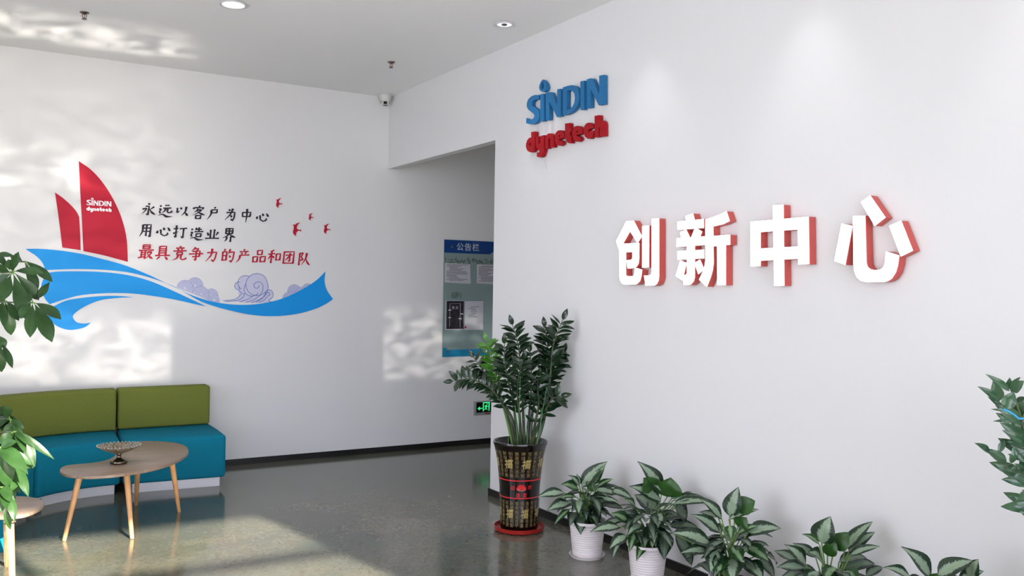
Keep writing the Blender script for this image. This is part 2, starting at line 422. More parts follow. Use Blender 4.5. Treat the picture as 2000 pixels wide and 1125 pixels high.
for i, y in enumerate((-2.824, -4.08, -5.33, -6.58)):
    if i == 0: downlight(-.333, y, False, 'round recessed spotlight in ceiling in front of the blue and red logo')
    else: downlight(-.333, y, False, 'recessed spotlight out of view, %s along the right wall beyond the logo one' % ('first', 'second', 'third')[i-1], .062)
    spot('wall_washer_lamp', (-.333, y, H-.03), (-.05, y, 1.3), 12.5, 62, .9, .03, (.97, .96, 1.))
spot('seating_lamp', (-2.10, -2.175, H-.03), (-2.10, -2.175, 0), 26, 120, 1., .06)

# added low noise-patterned spots, standing in for sun reflected off the polished floor
def ripple(name, loc, yaw_x, boxes, energy, scale):
    o = spot(name, loc, (loc[0], loc[1]+1, loc[2]), energy, 70, .1, .03, (1, .93, .84))
    o.rotation_euler = (PI/2, 0, 0)
    l = o.data; l.use_nodes = True; n = l.node_tree.nodes; k = l.node_tree.links; em = n['Emission']
    def mth(op, a, b=None, c=None):
        q = n.new('ShaderNodeMath'); q.operation = op
        for i, v in enumerate((a, b, c)):
            if v is None: continue
            if isinstance(v, (int, float)): q.inputs[i].default_value = v
            else: k.new(v, q.inputs[i])
        return q.outputs[0]
    t = n.new('ShaderNodeTexCoord'); s = n.new('ShaderNodeSeparateXYZ'); k.new(t.outputs['Normal'], s.inputs[0])
    az = mth('ABSOLUTE', s.outputs['Z']); u = mth('DIVIDE', s.outputs['X'], az); v = mth('DIVIDE', s.outputs['Y'], az)
    D = -loc[1]; X = mth('MULTIPLY_ADD', u, D, loc[0]); Z = mth('MULTIPLY_ADD', v, D, loc[2])
    cb = n.new('ShaderNodeCombineXYZ'); k.new(X, cb.inputs[0]); k.new(mth('MULTIPLY', Z, 2.2), cb.inputs[1])
    ns = n.new('ShaderNodeTexNoise'); ns.inputs['Scale'].default_value = scale; ns.inputs['Detail'].default_value = 4; ns.inputs['Distortion'].default_value = .8
    k.new(cb.outputs[0], ns.inputs['Vector'])
    tot = None
    for (x0, x1, z0, z1, sx_, sz_, gain, base) in boxes:
        def edge(val, e, sw, up):
            mr = n.new('ShaderNodeMapRange'); mr.interpolation_type = 'SMOOTHSTEP'; k.new(val, mr.inputs[0])
            mr.inputs[1].default_value = e-sw; mr.inputs[2].default_value = e+sw
            mr.inputs[3].default_value = 0 if up else 1; mr.inputs[4].default_value = 1 if up else 0; return mr.outputs[0]
        m = mth('MULTIPLY', mth('MULTIPLY', edge(X, x0, sx_, True), edge(X, x1, sx_, False)), mth('MULTIPLY', edge(Z, z0, sz_, True), edge(Z, z1, sz_*3, False)))
        mr = n.new('ShaderNodeMapRange'); mr.interpolation_type = 'SMOOTHSTEP'; k.new(ns.outputs['Fac'], mr.inputs[0]); mr.inputs[1].default_value = .36; mr.inputs[2].default_value = .72
        mr.inputs[3].default_value = base; mr.inputs[4].default_value = gain
        q = mth('MULTIPLY', m, mr.outputs[0]); tot = q if tot is None else mth('ADD', tot, q)
    k.new(tot, em.inputs['Strength'])
    return o
ripple('sun_bounce_standin', (-2.65, -9.35, .25), 0,
       [(-5, -2.06, .80, 1.36, .03, .04, 1.9, .42), (-5, -1.9, 1.45, 3.4, .8, .3, .95, .36), (-4.2, -2.55, 2.45, 2.72, .2, .06, 2.4, .0), (-3.9, -2.1, 3.74, 3.95, .25, .08, 9, .0)], 1500, 3.6)
ripple('sun_bounce_standin_corridor', (.55, -9.35, .25), 0, [(-.02, 2.2, .74, 1.42, .02, .05, 1.3, .05)], 1300, 5)

# ------------------------------------------------------------------ ceiling fittings
def sprinkler(p, label):
    x, y, z = p; t = thing('sprinkler', label, 'sprinkler', (x, y, z-.05), 'pendent fire sprinklers')
    MB().lathe((x, y, H), [(.0, -.0005), (.032, -.0005), (.030, -.006), (.014, -.008), (.014, -.016), (0, -.016)], 20).build('escutcheon', m_brass, t)
    f = MB()
    for s in (-1, 1): f.tube([(x+s*.013, y, H-.014), (x+s*.014, y, H-.03), (x+s*.004, y, H-.046)], .0025, 6)
    f.build('frame', m_brass, t)
    MB().tube([(x, y, H-.015), (x, y, H-.044)], .0028, 8).build('glass_bulb', m_bulb, t)
    MB().lathe((x, y, H), [(0, -.044), (.016, -.046), (.018, -.050), (0, -.051)], 16).build('deflector', m_brass, t)
sprinkler(at(2, H, 165, 24), 'small metal fire sprinkler in the ceiling near the top left corner')
sprinkler(at(2, H, 764, 121), 'small metal fire sprinkler in the ceiling in front of the white dome camera')
cp = Vector((-.085, -.10, H))
t = thing('security_camera', 'white dome security camera under the ceiling in the room corner', 'camera', (cp.x, cp.y, H-.11))
MB().lathe(cp, [(.058, -.0005), (.060, -.012), (.058, -.030), (.048, -.062), (.040, -.075), (0, -.078)], 32).build('housing', m_camw, t, smooth='all')
ball = cp+Vector((0, 0, -.068)); dd = (CAM-ball).normalized(); dd.z -= .25; dd.normalize()
b = MB(); prof = [(.042*math.sin(a), -.042*math.cos(a)) for a in [i*PI/12 for i in range(13)]]; b.lathe(ball, prof, 24); b.build('eyeball', m_camw, t, smooth='all')
rx = Vector((0, 0, 1)).cross(dd).normalized(); ry = dd.cross(rx)
def plate(c, w_, h_, d_): 
    m_ = MB(); v = []
    for dz in (0, d_):
        for a, b2 in ((-1, -1), (1, -1), (1, 1), (-1, 1)): v.append(c+rx*a*w_/2+ry*b2*h_/2+dd*dz)
    return m_.add(v, [(0, 3, 2, 1), (4, 5, 6, 7), (0, 1, 5, 4), (1, 2, 6, 5), (2, 3, 7, 6), (3, 0, 4, 7)])
plate(ball+dd*.034, .034, .026, .012).build('lens', m_black, t)
plate(ball+dd*.030-ry*.029, .042, .008, .009).build('infrared_strip', m_darkcup, t)
ar = MB(); ar.tube([ball+dd*.020+(rx*math.cos(a)+ry*math.sin(a))*.0385 for a in [i*PI/14 for i in range(15)]], .0022, 6); ar.build('ring_seam', m_darkcup, t)

# ------------------------------------------------------------------ large lit characters on the right wall
DS = .058
def onB(d0):
    """map wall-right (y, z) with depth"""
    return lambda u, v, d: (-d, u, v)
def yzB(pts, d):
    out = []
    for x, y in pts:
        p = atB(x, y, -d); out.append((p.y, p.z))
    return out
BIG = [
 ('first of the four large lit white characters with red sides, nearest the passage', 1200, 420, 7.5, [
  [(170,92),(278,82),(225,235),(122,418),(60,497),(22,383)],
  [(278,82),(398,313),(335,408),(225,235),(172,92)],
  [(75,425),(122,418),(358,408),(356,640),(350,700),(330,745),(290,772),(250,782),(190,782),(175,660),(235,657),(255,645),(262,620),(262,540),(163,548),(163,870),(172,890),(190,895),(270,893),(290,875),(298,770),(400,800),(388,900),(370,965),(335,1003),(300,1018),(150,1020),(105,1000),(80,950),(70,880),(68,495)],
  [(405,160),(503,155),(500,765),(405,770)],
  [(545,55),(648,50),(648,900),(640,960),(615,1010),(580,1033),(455,1035),(432,885),(510,885),(535,870),(545,840)]]),
 ('second of the four large lit white characters, the one densest in strokes', 1310, 405, 6.818, [
  [(192,118),(292,80),(315,170),(210,188)], [(85,188),(435,155),(435,275),(90,300)],
  [(122,335),(200,295),(248,395),(245,405),(140,412)], [(350,285),(412,320),(385,395),(270,402),(315,290)],
  [(78,412),(450,385),(450,502),(75,527)], [(88,582),(440,562),(440,680),(90,697)],
  [(213,500),(315,495),(315,930),(300,985),(265,1025),(230,1035),(170,1035),(155,900),(195,900),(213,880)],
  [(125,707),(207,738),(150,972),(65,915)], [(385,695),(440,825),(365,890),(315,740)],
  [(460,160),(570,125),(660,90),(738,52),(780,182),(690,225),(560,256),(565,740),(555,830),(530,920),(478,1057),(375,965),(425,860),(450,780),(460,700)],
  [(560,380),(785,365),(785,498),(560,520)], [(615,510),(728,500),(728,1035),(620,1035)]]),
 ('third large lit white character, a box crossed by one upright', 1455, 390, 6.25, [
  [(65,268),(185,257),(185,812),(68,815)], [(65,268),(772,207),(772,354),(65,405)], [(640,219),(772,207),(780,787),(650,793)],
  [(65,602),(778,563),(778,714),(65,752)], [(338,70),(465,62),(475,1050),(355,1053)]]),
 ('last of the four large lit white characters with red sides, a hook with three dots', 1620, 370, 5.625, [
  [(132,373),(248,400),(170,830),(52,785)],
  [(257,293),(388,287),(402,810),(415,850),(445,875),(495,888),(555,880),(590,855),(608,810),(618,680),(762,725),(748,830),(725,910),(680,980),(640,1005),(600,1018),(400,1018),(340,1003),(295,960),(270,890),(262,800)],
  [(443,65),(612,308),(495,400),(343,140)], [(783,342),(912,672),(783,737),(655,400)]])]
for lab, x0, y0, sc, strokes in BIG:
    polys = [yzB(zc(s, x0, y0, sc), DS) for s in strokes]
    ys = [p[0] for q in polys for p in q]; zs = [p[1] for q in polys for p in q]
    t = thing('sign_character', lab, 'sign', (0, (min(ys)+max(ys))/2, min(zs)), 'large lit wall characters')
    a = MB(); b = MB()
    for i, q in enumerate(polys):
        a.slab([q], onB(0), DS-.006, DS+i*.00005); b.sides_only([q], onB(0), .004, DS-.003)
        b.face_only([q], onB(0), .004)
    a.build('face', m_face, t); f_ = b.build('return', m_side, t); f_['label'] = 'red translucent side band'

# ------------------------------------------------------------------ blue and red logo
SIN = {'S': [[(330,465),(250,465),(175,495),(115,555),(88,640),(92,710),(120,760),(175,800),(225,840),(245,880),(225,930),(185,955),(130,955),(78,925),(78,1030),(130,1045),(190,1047),(255,1030),(310,980),(340,920),(345,850),(325,780),(270,725),(215,695),(188,665),(195,610),(230,570),(290,548),(330,548)]],
 'I': [[(360,450),(432,440),(432,982),(358,993)]],
 'N': [[(470,425),(555,405),(585,415),(697,660),(697,352),(770,340),(772,888),(690,905),(540,600),(540,962),(470,970)]],
 'D': [[(810,315),(900,285),(985,268),(1060,285),(1105,335),(1135,420),(1140,540),(1110,660),(1050,750),(980,810),(900,850),(810,868)], [(890,385),(950,370),(1000,385),(1040,440),(1050,520),(1040,620),(1000,700),(960,740),(890,765)]],
 'I2': [[(1160,195),(1235,178),(1235,755),(1160,765)]],
 'N2': [[(1285,155),(1370,130),(1405,142),(1535,450),(1537,78),(1628,62),(1628,648),(1525,670),(1362,340),(1362,718),(1285,730)]],
 'drop': [[(408,155),(440,185),(475,250),(485,310),(470,370),(430,400),(390,400),(350,370),(335,320),(345,260),(375,195)], [(405,205),(425,250),(430,300),(420,340),(402,362),(388,340),(378,300),(385,250)]]}
DYN = {'d': [[(205,445),(295,432),(292,760),(282,850),(240,900),(180,910),(120,880),(85,800),(85,720),(110,640),(150,585),(205,565)], [(172,695),(190,700),(192,765),(175,775),(155,740)]],
 'y': [[(310,550),(370,542),(372,700),(385,722),(405,712),(412,538),(500,515),(503,760),(495,880),(470,960),(440,1010),(395,1028),(335,1015),(335,915),(375,920),(400,880),(375,862),(335,830),(315,780)]],
 'n': [[(525,560),(560,510),(610,475),(660,475),(705,520),(722,600),(722,790),(645,802),(640,600),(618,578),(597,600),(597,818),(525,830)]],
 'e': [[(972,560),(965,500),(935,430),(880,402),(820,410),(770,460),(745,540),(745,640),(770,710),(815,755),(870,758),(915,728),(935,680),(895,640),(860,645),(838,615),(845,605)], [(832,560),(845,515),(872,520),(872,545)]],
 't': [[(980,250),(1090,237),(1092,350),(1130,358),(1130,425),(1098,440),(1095,520),(1130,545),(1125,700),(1060,700),(1010,660),(985,580)]],
 'e2': [[(1388,480),(1372,390),(1330,320),(1270,300),(1210,315),(1165,370),(1145,440),(1150,540),(1175,615),(1220,660),(1275,665),(1320,640),(1345,590),(1305,540),(1270,550),(1245,520),(1252,512)], [(1238,465),(1250,415),(1275,415),(1280,440)]],
 'c': [[(1645,345),(1605,260),(1545,228),(1480,240),(1430,300),(1408,380),(1410,470),(1440,550),(1500,598),(1560,595),(1610,550),(1640,465),(1640,410),(1560,425),(1530,465),(1515,430),(1515,395),(1535,370)]],
 'h': [[(1660,75),(1770,55),(1772,168),(1830,172),(1875,210),(1885,290),(1885,535),(1782,550),(1775,335),(1757,335),(1757,555),(1665,568)]]}
names_sin = {'S': 'blue letter S starting the wall logo', 'I': 'blue letter I under the droplet in the wall logo', 'N': 'blue letter N left of the D in the wall logo', 'D': 'blue letter D in the wall logo',
             'I2': 'blue letter I right of the D in the wall logo', 'N2': 'blue letter N ending the wall logo', 'drop': 'small blue ring-shaped droplet above the first blue I of the logo'}
names_dyn = {'d': 'red letter d starting the lower word of the wall logo', 'y': 'red letter y with its hooked tail in the wall logo', 'n': 'red letter n in the lower word of the wall logo',
             'e': 'red letter e right of the n in the wall logo', 't': 'red letter t between two letters e in the wall logo', 'e2': 'red letter e right of the t in the wall logo',
             'c': 'red letter c in the lower word of the wall logo', 'h': 'red letter h ending the lower word of the wall logo'}
DL = .03; LOGO = []
for dic, nm, x0, y0, sc, mm, g in ((SIN, names_sin, 1020, 140, 10.23, m_blue, 'blue logo letters on the right wall'), (DYN, names_dyn, 1020, 220, 11.765, m_red, 'red logo letters on the right wall')):
    for k, loops in dic.items():
        q = [yzB(zc(l_, x0, y0, sc), DL+.008) for l_ in loops]; LOGO.append(q)
        o = MB().slab(q, onB(0), .008, DL+.008).build('logo_droplet' if k == 'drop' else 'logo_letter', mm)
        tag(o, nm[k], 'letter', g)

# ------------------------------------------------------------------ mural on the back wall
def onA(u, v, d): return (u, -d, v)
def xzA(pts, d=.003):
    return [(p.x, p.z) for p in (atA(x, y, -d) for x, y in pts)]
Z1 = (0, 280, 2.8129)
def z1(pts): return xzA(zc(pts, *Z1))
def smooth2(pts, n=4, closed=False):
    return [(p.x, p.y) for p in catmull(pts, n, closed)]
def poly_curves(segs, n=4):
    """segments of sharp-ended smooth curves joined into one loop"""
    out = []
    for s in segs:
        c = smooth2(s, n); out += c[:-1]
    return out
def mural_piece(name, loop, m, label, cat, d=.0065, group='mural pieces', halo=True):
    o = MB().slab([loop], onA, .0046, d).build(name, m); tag(o, label, cat, group); return o
w1 = poly_curves([[(140,580),(230,580),(340,590),(450,608),(560,635),(680,668),(800,715),(900,762),(970,795),(1050,833),(1130,860),(1220,879),(1320,887),(1420,882),(1520,862),(1600,832),(1680,790),(1740,750),(1788,703)],
  [(1788,703),(1782,745),(1786,780),(1800,815),(1829,855)], [(1829,855),(1790,882),(1730,910),(1640,935),(1540,948),(1440,948),(1340,935),(1240,912),(1150,886),(1090,862),(1020,822),(960,788),(880,756),(790,728),(700,708),(600,697),(500,692),(400,691),(300,694),(250,697)],
  [(250,697),(232,655),(200,620),(140,580)]])
mural_piece('wave_decal', z1(w1), m_wave, 'long upper blue wave band of the mural running to the pointed right tip', 'decal')
w2 = poly_curves([[(252,712),(330,704),(450,703),(560,707),(660,717),(760,737),(850,766),(950,810),(1040,852),(1100,880),(1131,896)],
  [(1131,896),(1080,885),(960,858),(850,840),(740,826),(640,822),(540,825),(440,835),(360,855),(272,884)], [(272,884),(245,850),(225,790),(252,712)]])
mural_piece('wave_decal', z1(w2), m_wave, 'middle blue wave band of the mural under the sails', 'decal')
w3 = poly_curves([[(285,900),(360,865),(440,850),(540,840),(640,838),(735,845)], [(735,845),(640,850),(560,860),(500,880),(450,905),(415,930),(400,950),(408,970),(425,984),(460,990),(498,985)],
  [(498,985),(470,1008),(430,1020),(380,1025),(330,1012),(290,985),(262,940),(285,900)]])
mural_piece('wave_decal', z1(w3), m_wave, 'small curling blue wave piece at the lower left of the mural', 'decal')
sail1 = poly_curves([[(433,98),(500,145),(560,210),(610,285),(650,365),(680,450),(697,540),(702,651)], [(702,651),(640,634),(560,613),(458,592)], [(458,592),(450,430),(440,250),(433,98)]])
mural_piece('sail_decal', z1(sail1), m_sail, 'large curved red sail of the mural carrying the small white logo', 'decal')
sail2 = poly_curves([[(302,270),(345,300),(390,340),(420,375),(435,405)], [(435,405),(440,490),(443,587)], [(443,587),(395,580),(342,572)], [(342,572),(325,430),(302,270)]])
mural_piece('sail_decal', z1(sail2), m_sail, 'small red sail at the left of the mural boat', 'decal')
# small white logo on the sail (flat), from the same letter shapes
ys = [p[0] for q in LOGO for p in q[0]]; zs = [p[1] for q in LOGO for p in q[0]]
La, Lb = max(ys), min(ys); Lz1, Lz0 = max(zs), min(zs)
c0 = atA(*zc([(475, 296)], *Z1)[0]); c1 = atA(*zc([(612, 384)], *Z1)[0])
lg = MB()
for q in LOGO:
    q2 = [[(c0.x+(La-y)/(La-Lb)*(c1.x-c0.x), c1.z+(z-Lz0)/(Lz1-Lz0)*(c0.z-c1.z)) for y, z in l_] for l_ in q]
    lg.slab(q2, onA, .0066, .0078)
tag(lg.build('sail_logo', m_edge), 'small white two-line logo lettering on the large red sail', 'logo')
bird = [(1828,296),(1800,299),(1778,309),(1768,320),(1742,315),(1756,334),(1755,360),(1746,390),(1750,415),(1778,441),(1779,415),(1787,395),(1800,385),(1815,382),(1836,393),(1829,380),(1841,372),(1812,372),(1793,368),(1786,350),(1793,326),(1806,309)]
for (cx, cy, s, lab) in ((545, 396.5, .73, 'red swallow of the mural nearest the top line of writing'), (607.5, 423.5, .55, 'smallest red swallow of the mural'), (580, 448, 1.0, 'largest red swallow of the mural, above the red line of writing'), (638.5, 447, .76, 'red swallow furthest right in the mural')):
    loop = [(cx+(a-1790)/5.405*s, cy+(b-368)/5.405*s) for a, b in bird]
    mural_piece('swallow_decal', xzA(loop), m_sail, lab, 'decal', .0075, 'swallows of the mural')
# scale clouds and the curling wave drawing
def ring_clip(c, r, inside, n=40):
    pts = [(c[0]+r*math.cos(2*PI*i/n), c[1]+r*math.sin(2*PI*i/n)) for i in range(n)]
    return pts
def clipline(poly, a, b):
    """keep the part above (smaller y in the picture) the line a-b"""
    def f(p): return (b[0]-a[0])*(p[1]-a[1])-(b[1]-a[1])*(p[0]-a[0])
    out = []
    for i in range(len(poly)):
        p, q = poly[i], poly[(i+1) % len(poly)]; fp, fq = f(p), f(q)
        if fp <= 0: out.append(p)
        if (fp < 0 < fq) or (fq < 0 < fp):
            t_ = fp/(fp-fq); out.append((p[0]+(q[0]-p[0])*t_, p[1]+(q[1]-p[1])*t_))
    return out
Z2 = (320, 510, 5.882)
def strip(pts, wpx, closed=False):
    """thin ribbon polygon quads along a polyline, in picture units"""
    qs = []; k = len(pts); L = []; Rr = []
    for i in range(k):
        a = pts[i-1] if (i > 0 or closed) else pts[i]; b = pts[(i+1) % k] if (i < k-1 or closed) else pts[i]
        dx, dy = b[0]-a[0], b[1]-a[1]; h = math.hypot(dx, dy) or 1
        L.append((pts[i][0]-dy/h*wpx/2, pts[i][1]+dx/h*wpx/2)); Rr.append((pts[i][0]+dy/h*wpx/2, pts[i][1]-dx/h*wpx/2))
    n = k if closed else k-1
    for i in range(n): qs.append([L[i], L[(i+1) % k], Rr[(i+1) % k], Rr[i]])
    return qs
def cloud(label, disks, a, b, spacing, root_px):
    p = atA(*zc([root_px], *Z2)[0]); t = thing('cloud_decal', label, 'decal', (p.x, -.002, p.z), 'cloud drawings of the mural')
    pl = MB(); ln = MB()
    for i, (cx, cy, r) in enumerate(disks):
        d = .0012+.0006*i; lp = clipline(ring_clip((cx, cy), r, None), a, b)
        if len(lp) > 2: pl.slab([xzA(zc(lp, *Z2), d)], onA, .0005, d)
        rr = r-3
        while rr > 8:
            pts = [(cx+rr*math.cos(2*PI*j/44), cy+rr*math.sin(2*PI*j/44)) for j in range(44)]
            for q in strip(pts, 4.2, True):
                c = clipline(q, a, b)
                if len(c) > 2:
                    # hidden where a nearer disk covers it
                    mx = sum(x for x, _ in c)/len(c); my = sum(y for _, y in c)/len(c)
                    if any((mx-ex)**2+(my-ey)**2 < er*er for ex, ey, er in disks[i+1:]): continue
                    st = len(ln.v); ln.v += [Vector(onA(x, z, d+.0003)) for x, z in xzA(zc(c, *Z2), d)]; ln.f.append(tuple(range(st, st+len(c))))
            rr -= spacing
    pl.build('cloud_plate', m_lilac, t); ln.build('ring_lines', m_line, t, fix=False)
cloud('scale-patterned cloud drawing at the left of the mural waves', [(358,282,95), (548,392,76), (578,448,62), (242,312,95), (428,380,92)], (0,240), (640,500), 17, (400,430))
cloud('scale-patterned cloud drawing at the right end of the mural waves', [(1655,330,72), (1498,345,78), (1585,372,76), (1440,428,76)], (1340,480), (1760,300), 16, (1500,430))
t = thing('cloud_decal', 'large curling wave drawing in blue outline in the middle of the mural', 'decal', atA(500, 590, -.002), 'cloud drawings of the mural')
body = [(860,460),(860,330),(815,300),(815,255),(845,235),(868,238),(885,190),(930,165),(975,172),(1010,150),(1065,143),(1130,165),(1180,215),(1198,270),(1195,330),(1230,332),(1255,370),(1245,420),(1210,465),(1250,470),(1320,468),(1180,485),(980,480),(680,455),(800,445)]
bd = [(860,375),(850,330),(820,310),(812,275),(828,245),(862,236),(880,195),(925,166),(975,172),(1010,150),(1065,143),(1130,160),(1180,210),(1200,270),(1193,335),(1230,335),(1255,375),(1240,430),(1210,462),(1300,468),(1180,483),(980,478),(680,452),(800,442),(860,415)]
MB().slab([xzA(zc(bd, *Z2))], onA, .0006, .0022).build('cloud_plate', m_lilac, t)
def arc(cx, cy, r, a0, a1, n=24, ry=None): return [(cx+r*math.cos(math.radians(a0+(a1-a0)*i/n)), cy+(ry or r)*math.sin(math.radians(a0+(a1-a0)*i/n))) for i in range(n+1)]
LN = [arc(1070,270,127,40,330,34), smooth2([(1195,330),(1197,280),(1180,215)]), arc(935,250,84,120,300,20), arc(860,285,46,95,290,16),
      smooth2([(1100,395),(1130,350),(1140,300),(1125,255),(1085,238),(1045,255),(1035,290),(1060,312),(1090,300),(1095,275)]),
      smooth2([(945,255),(925,300),(925,350),(960,390),(1010,402),(1060,390),(1085,365)]), smooth2([(868,290),(865,330),(890,365),(930,378)]),
      smooth2([(888,375),(860,410),(800,442),(680,455)]), smooth2([(930,380),(900,425),(830,455),(700,463)]), smooth2([(1020,405),(960,440),(870,468)]),
      smooth2([(1100,395),(1040,440),(940,475)]), smooth2([(1195,330),(1160,400),(1080,450),(1000,478)]), smooth2([(1165,370),(1130,430),(1060,472)]),
      smooth2([(1190,400),(1215,390),(1210,365),(1190,362),(1168,385),(1175,345),(1215,330),(1250,355),(1250,410),(1205,462),(1320,468)]), smooth2([(1190,405),(1150,450),(1090,475)])]
ln = MB()
for pl in LN:
    for q in strip(pl, 6.5):
        st = len(ln.v); ln.v += [Vector(onA(x, z, .0026)) for x, z in xzA(zc(q, *Z2))]; ln.f.append(tuple(range(st, st+4)))
ln.build('outline', m_line, t, fix=False)

# ---- lettering from the built-in font, as real meshes
def glyph(ch, offset=0., shear=0.):
    c = bpy.data.curves.new('g', 'FONT'); c.body = ch; c.size = 1; c.offset = offset; c.shear = shear; c.resolution_u = 3
    o = bpy.data.objects.new('g', c); COL.objects.link(o)
    dg = bpy.context.evaluated_depsgraph_get(); dg.update()
    me = o.evaluated_get(dg).to_mesh()
    vs = [(v.co.x, v.co.y) for v in me.vertices]; fs = [tuple(p.vertices) for p in me.polygons]
    o.evaluated_get(dg).to_mesh_clear()
    bpy.data.objects.remove(o); bpy.data.curves.remove(c)
    x0 = min(v[0] for v in vs); x1 = max(v[0] for v in vs); y0 = min(v[1] for v in vs); y1 = max(v[1] for v in vs)
    return vs, fs, (x0, x1, y0, y1)
GC = {}
def gl(ch, offset=0., shear=0.):
    k = (ch, offset, shear)
    if k not in GC: GC[k] = glyph(*k)
    return GC[k]
def put_glyph(mb, ch, fn, cx, cy, size, offset=0., shear=0., pen=(), sx=1.):
    """font glyph centred on its em box; fn(u, v) gives the 3D point"""
    vs, fs, bb = gl(ch, offset, shear)
    cj = ord(ch) > 0x2000
    mx = .5 if cj else (bb[0]+bb[1])/2; my = .33
    for dx, dy in ((0, 0), *pen):
        st = len(mb.v); mb.v += [Vector(fn(cx+(x-mx+dx)*size*sx, cy+(y-my+dy)*size)) for x, y in vs]
        mb.f += [tuple(i+st for i in f) for f in fs]
ZOU = 'd:12,15 20,25;n:8,42 22,40 12,60 20,70;a:8,84 35,76 60,90 98,88'
STK = {'永': 'd:45,5 55,16;n:30,28 52,26 50,85;p:50,85 36,78;p:12,48 38,44 12,80;p:85,28 60,48;a:56,44 72,66 98,82',
 '远': 'n:45,15 72,12;n:34,34 85,30;p:50,34 45,52 28,66;n:64,33 62,58 72,64 90,58;p:90,58 92,46;'+ZOU,
 '以': 'n:18,30 18,62;p:18,62 34,50;d:38,25 46,38;p:76,18 70,55 48,82;d:70,58 90,80',
 '客': 'd:48,2 54,10;d:18,16 12,28;n:20,18 82,14 72,26;p:44,24 36,38 18,50;p:40,34 66,32 45,52 12,70;a:40,42 62,56 94,66;n:34,70 34,95;n:34,72 68,70 64,94;n:36,92 64,91',
 '户': 'd:50,4 58,14;n:32,26 72,22 68,46;n:32,46 68,44;p:32,26 30,60 8,96',
 '为': 'd:32,10 42,22;p:60,5 46,45 12,88;n:18,36 76,30 74,70 66,90 52,80;d:48,52 58,66',
 '中': 'n:20,30 24,62;n:20,32 78,26 74,58;n:24,60 76,56;p:50,4 52,50 50,102',
 '心': 'd:14,48 8,68;n:30,40 36,72 56,82 78,74;p:78,74 76,58;d:46,26 56,44;d:74,24 92,48',
 '用': 'p:28,14 28,60 12,96;n:28,16 78,12 78,94;p:78,94 66,86;n:28,38 76,35;n:26,60 76,57;n:52,16 52,90',
 '打': 'n:8,30 38,26;n:26,6 26,88;p:26,88 14,80;p:8,62 42,48;n:48,28 96,22;n:74,26 74,90;p:74,90 58,80',
 '造': 'p:46,8 38,26;n:42,20 80,17;n:34,36 92,32;n:62,4 62,34;n:46,48 48,72;n:46,50 80,47 76,70;n:48,70 78,68;'+ZOU,
 '业': 'n:36,18 38,76;n:62,14 62,76;d:14,38 26,60;p:88,32 74,58;n:4,80 98,76',
 '界': 'n:26,6 28,44;n:26,8 74,4 72,42;n:28,24 72,22;n:28,43 72,41;n:50,6 50,42;p:48,44 36,60 6,74;a:52,46 70,58 98,68;p:38,66 34,84 24,98;n:64,62 64,100',
 '最': 'n:28,4 30,30;n:28,5 72,2 70,28;n:30,16 70,14;n:30,29 70,27;n:4,42 98,36;n:22,42 22,88;n:46,40 46,98;n:22,56 46,54;n:22,70 46,68;n:4,92 46,82;p:56,54 84,50 70,76 50,96;a:58,60 76,82 98,96',
 '具': 'n:28,6 28,66;n:28,8 70,4 70,66;n:28,24 70,22;n:28,38 70,36;n:28,52 70,50;n:4,70 98,66;p:34,76 14,98;d:66,74 86,96',
 '竞': 'd:46,0 54,8;n:22,16 78,12;d:36,20 40,30;p:64,18 58,30;n:8,36 94,31;n:32,44 34,62;n:32,45 68,42 66,60;n:34,60 66,58;p:42,62 34,84 8,98;n:60,62 60,86 72,94 92,88;p:92,88 94,76',
 '争': 'p:44,2 34,16 18,28;n:38,14 66,10 56,26;n:26,32 76,26 74,66;n:4,50 98,44;n:28,68 74,64;n:52,28 52,92;p:52,92 38,84',
 '力': 'n:16,34 80,28 74,70 64,94 50,82;p:48,4 44,50 10,96',
 '的': 'p:28,4 20,20;n:12,24 14,88;n:12,26 40,22 38,84;n:14,52 38,50;n:14,84 40,80;p:62,4 50,40;n:60,26 90,22 86,70 76,94 64,84;d:58,48 68,62',
 '产': 'd:50,0 58,10;n:22,20 84,15;d:36,26 42,38;p:68,22 58,38;n:24,46 92,40;p:28,46 24,72 4,98',
 '品': 'n:34,6 36,38;n:34,8 68,4 66,36;n:36,36 66,34;n:6,52 8,92;n:6,54 38,50 36,90;n:8,89 36,87;n:58,50 60,90;n:58,52 94,47 92,88;n:60,87 92,85',
 '和': 'p:44,4 14,16;n:4,34 52,28;n:28,14 28,98;p:28,36 4,72;d:32,44 48,60;n:62,30 64,78;n:62,32 92,28 90,76;n:64,74 90,72',
 '团': 'n:14,8 14,96;n:14,10 86,6 86,94;n:14,92 86,90;n:26,34 76,30;n:58,16 58,78;p:58,78 46,72;p:56,38 26,74',
 '队': 'n:16,8 16,98;n:16,10 42,6 28,34 44,54 24,62;p:68,6 62,50 34,94;a:64,44 78,74 100,96'}
WID = {'n': (1.05, .8, .8, 1.1), 'p': (1.25, 1., .75, .2), 'a': (.35, .8, 1.5, .25), 'd': (.3, 1.1, 1.5, .8)}
